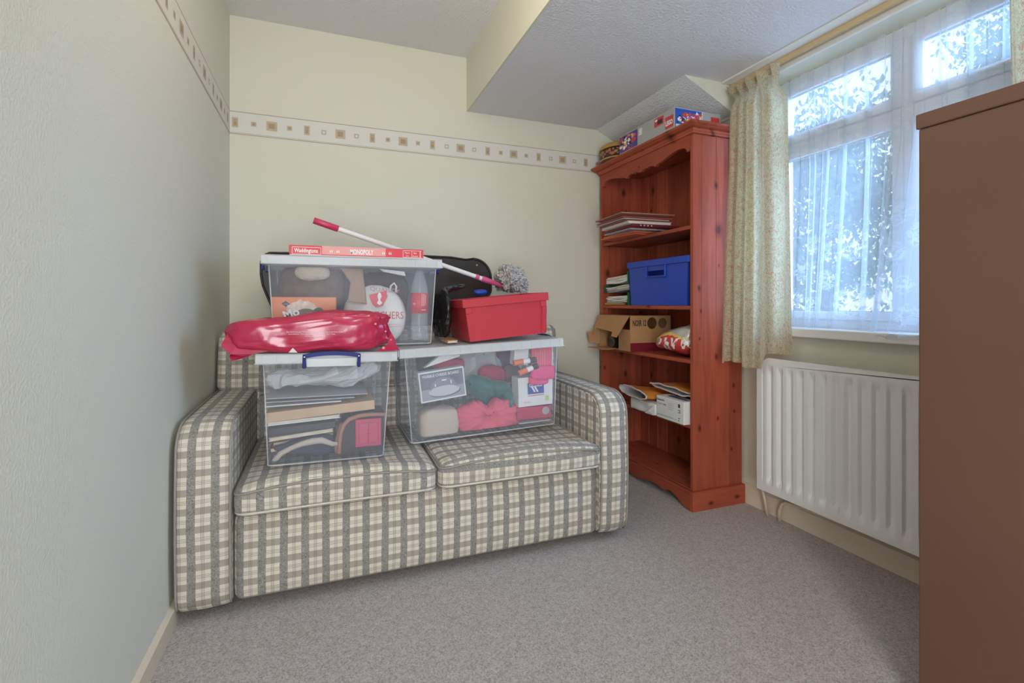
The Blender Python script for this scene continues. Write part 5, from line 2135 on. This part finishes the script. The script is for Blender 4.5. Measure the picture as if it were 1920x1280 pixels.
for k in range(80):
    u, v = min(1, max(0, rnd.gauss(.5, .27))), min(1, max(0, rnd.gauss(.5, .25)))
    r = rnd.uniform(.004, .012)
    cx_, cz_ = LX+.020+u*.14, LZ+.018+v*.066
    a0 = rnd.uniform(0, 6)
    nn = rnd.choice((3, 4, 5, 8))
    l = .0009+.00002*k
    m_.add([(cx_+r*cos(a0+2*pi*i/nn)*1.2, LY-l, cz_+r*sin(a0+2*pi*i/nn)) for i in range(nn)], [tuple(range(nn))], rnd.choice((1, 1, 2, 2, 3, 4, 0, 6)))
near_face(m_, .170, .004, .004, .094, 2)
near_face(m_, .228, .020, .056, .062, 1)
near_face(m_, .008, .006, .030, .014, 2, .0008)
o = tag(m_.build('picture_print', cols, lg), kind='stuff')
text('LEGO', lg, (LX-.0008, 2.058, LZ+.024), (0, -1, 0), (0, 0, 1), .026, K['white_print'], width=.054, bold=.05)
text('LEGO', lg, (LX+.231, LY-.0008, LZ+.030), (1, 0, 0), (0, 0, 1), .024, K['white_print'], width=.050, bold=.05)
text('5-12', lg, (LX+.010, LY-.0010, LZ+.009), (1, 0, 0), (0, 0, 1), .008, K['blue_print'], width=.026)
# oval tin
tn = thing('oval_tin', 'dark oval tin with gold lid at the far end of the bookcase top', 'tin', (1.70, 2.64, 1.868))
MB().lathe([(0, 0), (.118, 0), (.120, .003), (.120, .014)], (1.70, 2.645, 1.868), 40, sx=.72).build('foot_rim', K['tin_dark'], tn, smooth=True, angle=40)
MB().lathe([(.121, 0), (.1225, .002), (.1225, .006), (.121, .008)], (1.70, 2.645, 1.882), 40, sx=.72).build('bead', K['tin_gold'], tn, smooth=True, angle=40)
tb_ = MB().lathe([(.119, 0), (.119, .058)], (1.70, 2.645, 1.890), 40, sx=.72).build('wall', K['tin_dark'], tn, smooth=True)
m_ = MB()
rnd = random.Random(3)
for k in range(26):
    th = radians(150+100*rnd.random())
    z = 1.902+.034*rnd.random()
    r = rnd.uniform(.005, .012)
    pts = []
    for i in range(8):
        t2 = th+r*cos(i*pi/4)/.12
        pts.append((1.70+.1198*.72*cos(t2), 2.645+.1198*sin(t2), z+r*.8*sin(i*pi/4)))
    m_.add(pts, [tuple(range(8))])
m_.build('flower_print', K['tin_copper'], tn)
MB().lathe([(.122, 0), (.122, .016), (.118, .022), (.105, .030), (.07, .038), (0, .040)], (1.70, 2.645, 1.9485), 40, sx=.72).build('lid', K['tin_gold'], tn, smooth=True, angle=60)

# shelf 1: a fanned pile of folders and books hanging over the front edge
pile = [  # name, label, cat, near-left corner x,y, size, rz, thickness, material, pages
    ('folder', 'orange-red folder lowest in the pile on the top shelf', 'folder', 1.600, 2.285, .34, .32, 6, .007, 'coral', 0),
    ('folder', 'bright orange folder second from the bottom of the top shelf pile', 'folder', 1.585, 2.275, .30, .30, 2, .008, 'orange_red', 0),
    ('magazine', 'grey-white magazine above the orange folders on the top shelf', 'magazine', 1.530, 2.235, .30, .28, -2, .007, 'paper_grey', 1),
    ('photo_album', 'dark album with pale spots on its spine, top shelf pile', 'album', 1.510, 2.185, .29, .30, -3, .012, 'maroon', 0),
    ('book', 'thick white book in the middle of the top shelf pile', 'book', 1.478, 2.175, .26, .30, -4, .013, 'card_white', 1),
    ('folder', 'dark red folder above the white book, top shelf pile', 'folder', 1.468, 2.190, .28, .30, -5, .008, 'maroon_soft', 0),
    ('magazine', 'grey magazine high in the top shelf pile', 'magazine', 1.455, 2.182, .28, .31, -3, .006, 'grey_print', 1),
    ('folder', 'pinkish red folder under the board, top shelf pile', 'folder', 1.440, 2.170, .30, .30, -4, .006, 'rose', 0),
]
K['coral'] = mat('coral_card', (.60, .14, .07), .6)
K['orange_red'] = mat('orange_red_card', (.70, .17, .05), .6)
K['rose'] = mat('rose_card', (.52, .10, .11), .6)
z = 1.3785
for nm, lb_, ct, x0, y0, w_, d_, rz, th, mk, pg in pile:
    r = radians(rz)
    c = Vector((x0, y0, 0))+Vector((w_/2*cos(r)-d_/2*sin(r), w_/2*sin(r)+d_/2*cos(r), 0))
    t = slab(nm, lb_, ct, (c.x, c.y, z), (w_, d_, th), r, 0, 0, [K[mk], K['paper']], 'papers piled on the top shelf', pages=bool(pg))
    if nm == 'photo_album':
        for k in range(4):
            MB().lathe([(0, 0), (.0035, 0), (0, .0004)], (-w_/2+.05+k*.022, -d_/2-.0003, th/2), 8, M=Matrix.Rotation(pi/2, 4, 'X')).build('spine_spot', K['white_print'], t, local=True)
    z += th+.0006
r = radians(-5)
c = Vector((1.398, 2.118, 0))+Vector((.155*cos(r)-.15*sin(r), .155*sin(r)+.15*cos(r), 0))
slab('brown_board', 'thin brown board topping the pile on the top shelf', 'board', (c.x, c.y, z+.001), (.31, .30, .007), r, 0, 0, [K['wood_board'] if 'wood_board' in K else K.setdefault('wood_board', mat('hardboard', (.30, .13, .075), .6))], 'papers piled on the top shelf')

# shelf 2: blue crate and magazine files
crate('blue_crate', 'blue plastic crate with a slot handle on the second shelf', 'crate', (1.792, 2.198, .986), (0, 0, -pi/2), .505, .250, .248, K['blue_crate'], K['blue_crate'], slot=True, posts=False)


def mag_stack(z0, z1, y0, y1, n_, label, seed):
    t = thing('magazine_stack', label, 'magazines', (1.79, (y0+y1)/2, z0), group='magazines in the green files')
    rnd = random.Random(seed)
    h_ = (z1-z0)/n_
    for k in range(n_):
        ph, am = rnd.uniform(0, 6), rnd.uniform(.000, .003)
        x0 = 1.678+rnd.uniform(0, .014)
        lean = .010*(k/n_)

        def fn(u, v, zz=z0+k*h_):
            return None
        mb = MB()
        n2 = 12
        vs = []
        for i in range(n2+1):
            y = y1-(y1-y0)*i/n2
            dz = am*sin(ph+i*.5)+.016*((i/n2)**1.6)*(1 if seed != 3 else .4)*(y1-y0)/.28
            for xx in (x0, 1.90):
                for q in (.06, .92):
                    vs.append((xx, y, z0+k*h_+h_*q+dz))
        fs = []
        for i in range(n2):
            a, b = 4*i, 4*i+4
            fs += [(a, a+1, b+1, b), (a+2, b+2, b+3, a+3), (a+1, a+3, b+3, b+1), (a, b, b+2, a+2)]
        fs += [(0, 2, 3, 1), (4*n2, 4*n2+1, 4*n2+3, 4*n2+2)]
        mb.add(vs, fs).build('magazine', K['paper'] if rnd.random() < .6 else K['card_white'] if rnd.random() < .6 else K['paper_grey'], t)
    return t


def mag_file(z0, z1, near, label):
    """board file lying on its side: spine, two covers"""
    t = thing('magazine_file', label, 'magazine file', (1.79, 2.6, z0), group='green files on the second shelf')
    y0, y1 = 2.462, 2.730
    m2 = MB()
    if near: m2.box(1.672, 1.915, y0, y0+.010, z0, z1)
    else: m2.box(1.672, 1.915, y1-.010, y1, z0, z1)
    m2.build('spine', K['green_file'], t)
    MB().box(1.76, 1.915, y0+.0105, y1-.0105, z0, z0+.002).build('cover', K['green_file'], t)
    MB().prism([(1.700, y0+.0105), (1.915, y0+.0105), (1.915, y1-.0105), (1.80, y1-.0105)] if near else [(1.80, y0+.0105), (1.915, y0+.0105), (1.915, y1-.0105), (1.70, y1-.0105)], lambda a, b, tt: (a, b, tt), z1-.002, z1).build('cover', K['green_file'], t)
    MB().box(1.913, 1.915, y0+.0105, y1-.0105, z0+.002, z1-.002).build('back', K['green_file'], t)


mag_file(.986, 1.062, True, 'green magazine file lowest of the three on the second shelf')
mag_file(1.0625, 1.112, False, 'green magazine file between two others on the second shelf')
mag_file(1.1125, 1.185, True, 'green magazine file topmost of three on the second shelf')
mag_stack(.998, 1.040, 2.476, 2.716, 6, 'creased magazines in the lowest green file, second shelf', 3)
mag_stack(1.066, 1.096, 2.476, 2.716, 4, 'curved pale magazines in the middle green file, second shelf', 5)
mag_stack(1.1155, 1.158, 2.476, 2.716, 6, 'creased white magazines in the topmost green file, second shelf', 8)
slab('manila_envelope', 'manila envelope lying under the green files on the second shelf', 'envelope', (1.735, 2.625, .9885), (.13, .18, .008), 0, 0, 0, [K['manila']])

# shelf 3: wine carton with torn front, bottle inside, crisp bag
wz, wt = .7225, .926
wx0, wx1, wy0, wy1 = 1.625, 1.905, 2.372, 2.715
wc = thing('wine_carton', 'brown wine carton with torn open front on the third shelf', 'carton', (1.77, 2.54, wz))


def circ(cx, cz, r, n_=20): return [(cx+r*cos(2*pi*k/n_), cz+r*sin(2*pi*k/n_)) for k in range(n_)]


MB().plate([(wx0, wz), (wx1, wz), (wx1, wt), (wx0, wt)], [circ(1.773, .882, .034), circ(1.846, .882, .030)], lambda a, b, t: (a, t, b), wy0, wy0+.004).build('near_side', K['card_brown'], wc)
MB().box(wx0, wx1, wy1-.004, wy1, wz, wt).build('far_side', K['card_brown'], wc)
MB().box(wx1-.004, wx1, wy0+.004, wy1-.004, wz, wt).build('back_side', K['card_brown'], wc)
MB().box(wx0+.004, wx1-.004, wy0+.004, wy1-.004, wz, wz+.003).build('bottom', K['card_brown'], wc)
MB().box(wx0+.002, wx1-.004, wy0+.004, wy1-.004, wt-.004, wt).build('top_side', K['card_brown'], wc)
MB().box(wx0, wx0+.004, wy0+.004, wy0+.120, wz, .846).build('front_panel', K['card_brown'], wc)
# torn front flap leaning out from the top edge, with a notch
fl = [(wy0+.006, 0), (wy0+.065, -.155), (wy0+.122, -.150), (wy0+.126, -.118), (wy1-.020, -.100), (wy1-.020, -.142), (wy1-.002, -.150), (wy1-.008, 0)]
MB().prism([(a, b) for a, b in fl], lambda a, b, t: (wx0-.0005+b*.30-t, a, wt-.002+b*.80), 0, .004).build('front_flap', K['card_brown'], wc)
fl2 = [(0, .02), (-.060, .026), (-.075, .095), (-.03, .105), (0, .16)]
MB().prism(fl2, lambda a, b, t: (wx0+a, wy1-.004-t+a*-.25, wz+b), 0, .004).build('side_flap', K['card_brown'], wc)
MB().box(wx0-.085, wx0, wy0+.16, wy1-.01, wz+.0, wz+.004).build('bottom_flap', K['card_brown'], wc)
m_ = MB()
quad(m_, (wx0, wy0, wz), (1, 0, 0), (0, 0, 1), wx1-wx0, .048, 0)
m_.build('colour_band', K['maroon'], wc)
text('NOIR 12', wc, (1.640, wy0-.0006, .866), (1, 0, 0), (0, 0, 1), .036, K['black_print'], width=.092, bold=.03)
text('Domaine', wc, (1.670, wy0-.0006, .908), (1, 0, 0), (0, 0, 1), .006, K['black_print'], width=.040)
upv = Vector((.30, 0, .80))
text('NOIR 12', wc, Vector((wx0-.0048-.020, wy0+.225, wt-.062)), (0, -1, 0), upv, .028, K['black_print'], width=.085, bold=.03)
text('Domaine', wc, Vector((wx0-.0048-.009, wy0+.205, wt-.030)), (0, -1, 0), upv, .006, K['black_print'], width=.040)
wb = thing('wine_bottle', 'dark wine bottle lying inside the torn carton', 'bottle', (1.74, 2.60, wz+.004))
MB().lathe([(0, .008), (.034, 0), (.037, .006), (.037, .17), (.030, .195), (.0145, .215), (.0135, .245), (.015, .246), (.015, .255), (0, .255)], (1.640, 2.590, wz+.042), 24, M=Matrix.Rotation(pi/2, 4, 'Y')).build('body', K['bottle_glass'], wb, smooth=True, angle=50)
# crisp multipack
cr = thing('crisp_bag', 'red and silver crisp packet on the third shelf by the upright', 'crisp packet', (1.72, 2.07, .7225))
m_ = MB()
cx_, cy_, cz_ = 1.760, 2.085, .806


def crf(q):
    t = -q.y/.15                     # 1 at the near end
    q.z *= (.72+.33*t)
    q.z += .020*t
    return q


blob(m_, (cx_, cy_, cz_), (.115, .152, .088), .75, 84, 40, .013, 9, 121, extra=crf, flat=.7232)
for k, f in enumerate(m_.f):
    c = sum((m_.v[i] for i in f), Vector())/len(f)
    lim = .812+.035*sin((c.y-2.0)*14+.6)+.10*(c.y-2.085)*-.25
    if c.x < cx_+.03:
        if c.z < .742+.05*max(0, 1.98-c.y): m_.m[k] = 3
        elif c.z < lim-.012: m_.m[k] = 1
        elif c.z < lim: m_.m[k] = 2
        if 2.190 < c.y < 2.206 and c.z < lim+.02: m_.m[k] = 2
    if c.y > 2.206: m_.m[k] = 2 if c.z > .765 else 1
crp = m_.build('packet', [K['silver'], K['red_print'], K['yellow_print'], K['violet_print']], cr, smooth=True)
n_ = 5
for k, ch in enumerate('PhVM'):
    y = 2.175-.060*k
    xs = cx_-.112+.012*abs(k-1.6)-.006
    drape(text(ch, cr, (1.60, y, .752+.003*k), (0, -1, 0), (0, -.15, 1), .060, K['white_print'], width=.052, bold=.05, shear=.2), crp, (1, 0, .12))

# shelf 4: packets and a printed box
pz = .4055
pk = thing('white_packet', 'crumpled white packet under the orange envelope on the fourth shelf', 'packet', (1.72, 2.25, pz))
m_ = MB()
v_, f_ = rounded((14, 14, 6), 1.625, 1.86, 2.150, 2.372, pz, pz+.062, .008)
v_ = [q+Vector((.006*noise.noise(q*22), .004*noise.noise(q*19+Vector((5, 0, 0))), .004*noise.noise(q*16+Vector((0, 9, 0)))*(1 if q.z > pz+.02 else 0))) for q in v_]
m_.add(v_, f_).build('body', K['card_white'], pk, smooth=True, angle=30)
MB().add([(1.617, 2.228, pz+.002), (1.617, 2.152, pz+.055), (1.617, 2.150, pz+.003), (1.612, 2.190, pz+.022)], [(0, 1, 3), (1, 2, 3), (2, 0, 3)]).build('folded_corner', K['card_white'], pk)


def envelope(label, x0, x1, y0, y1, z0, h_, seed, tilt=0):
    t = thing('padded_envelope', label, 'envelope', ((x0+x1)/2, (y0+y1)/2, z0), group='padded envelopes on the fourth shelf')
    def sec(ins, m_i):
        mb = MB()

        def fn(u, v):
            th = u*2*pi
            x = x0+(x1-x0)*v+.010*noise.noise(Vector((u*5, seed, 0)))*(1-v)
            yy = (y0+y1)/2+((y1-y0)/2-ins)*cos(th)
            op = h_*(1-.75*min(1, v*1.5))
            zz = z0+.010+op/2+(op/2-ins*.6+.003)*sin(th)*(1-.0*v)+tilt*(x-x0)
            zz += .010*noise.noise(Vector((cos(th)*2+seed, sin(th)*2, v*3)))*(1-.5*v)+.012*(yy-y0)/(y1-y0)
            return Vector((x, yy, zz))
        mb.grid(fn, 40, 16, closed=True)
        return mb
    o1 = sec(0, 0).build('outer', K['envelope_orange'], t, smooth=True)
    o2 = sec(.004, 0).build('lining', K['envelope_lining'], t, smooth=True)
    # thick padded lip round the mouth
    mb = sec(.002, 0)
    MB().tube([mb.v[k] for k in list(range(40))+[0]], .004, 6).build('lip', K['envelope_lining'], t, smooth=True)
    return t


envelope('orange padded envelope with open white-lined mouth on the fourth shelf', 1.600, 1.93, 2.185, 2.445, pz+.060, .050, 3)
envelope('orange padded envelope lying over the printed box, fourth shelf', 1.690, 1.93, 1.94, 2.28, pz+.118, .020, 8)
pb = thing('printed_box', 'white printed electronics box at the front of the fourth shelf', 'box', (1.77, 2.04, pz))
px0 = 1.630
MB().rbox(px0, 1.90, 1.934, 2.144, pz, pz+.112, .003).build('body', K['card_white'], pb)
m_ = MB()
quad(m_, (px0, 2.138, pz+.014), (0, -1, 0), (0, 0, 1), .150, .0012, 0)
quad(m_, (px0, 2.136, pz+.018), (0, -1, 0), (0, 0, 1), .128, .0022, 1)
for k in range(4):
    quad(m_, (px0, 2.050, pz+.086-k*.0095), (0, -1, 0), (0, 0, 1), .042-.010*(k > 2), .0022, 1)
for (yy, zz, w2, h2) in ((1.974, .078, .014, .018), (1.974, .052, .014, .016), (1.972, .012, .006, .006), (1.972, .024, .010, .004)):
    quad(m_, (px0, yy, pz+zz), (0, -1, 0), (0, 0, 1), w2, h2, 0)
quad(m_, (px0, 1.972, pz+.055), (0, -1, 0), (0, 0, 1), .008, .010, 2, .0008)
m_.build('print', [K['black_print'], K['grey_print'], K['white_print']], pb)
text('Panasonic', pb, (px0-.0006, 2.138, pz+.090), (0, -1, 0), (0, 0, 1), .011, K['navy_print'], width=.060, bold=.02)
text('CQ-DF1 100N', pb, (px0-.0006, 2.136, pz+.068), (0, -1, 0), (0, 0, 1), .010, K['black_print'], width=.070)
m_ = MB()
rnd = random.Random(6)
for k in range(9):
    x = px0+.03+k*.024
    m_.add([(x, 1.945+.01*rnd.random(), pz+.1126+.0001*k), (x+.020, 1.95, pz+.1126+.0001*k), (x+.03, 2.08+.03*rnd.random(), pz+.1126+.0001*k), (x+.004, 2.10, pz+.1126+.0001*k)], [(0, 1, 2, 3)], k % 2)
m_.build('top_print', [K['navy_print'], K['grey_print']], pb)

# the topmost box and all it holds and carries stand a little forward on the lids below
for o in [box3]+in3+G('board_game'):
    o.location.y -= .034
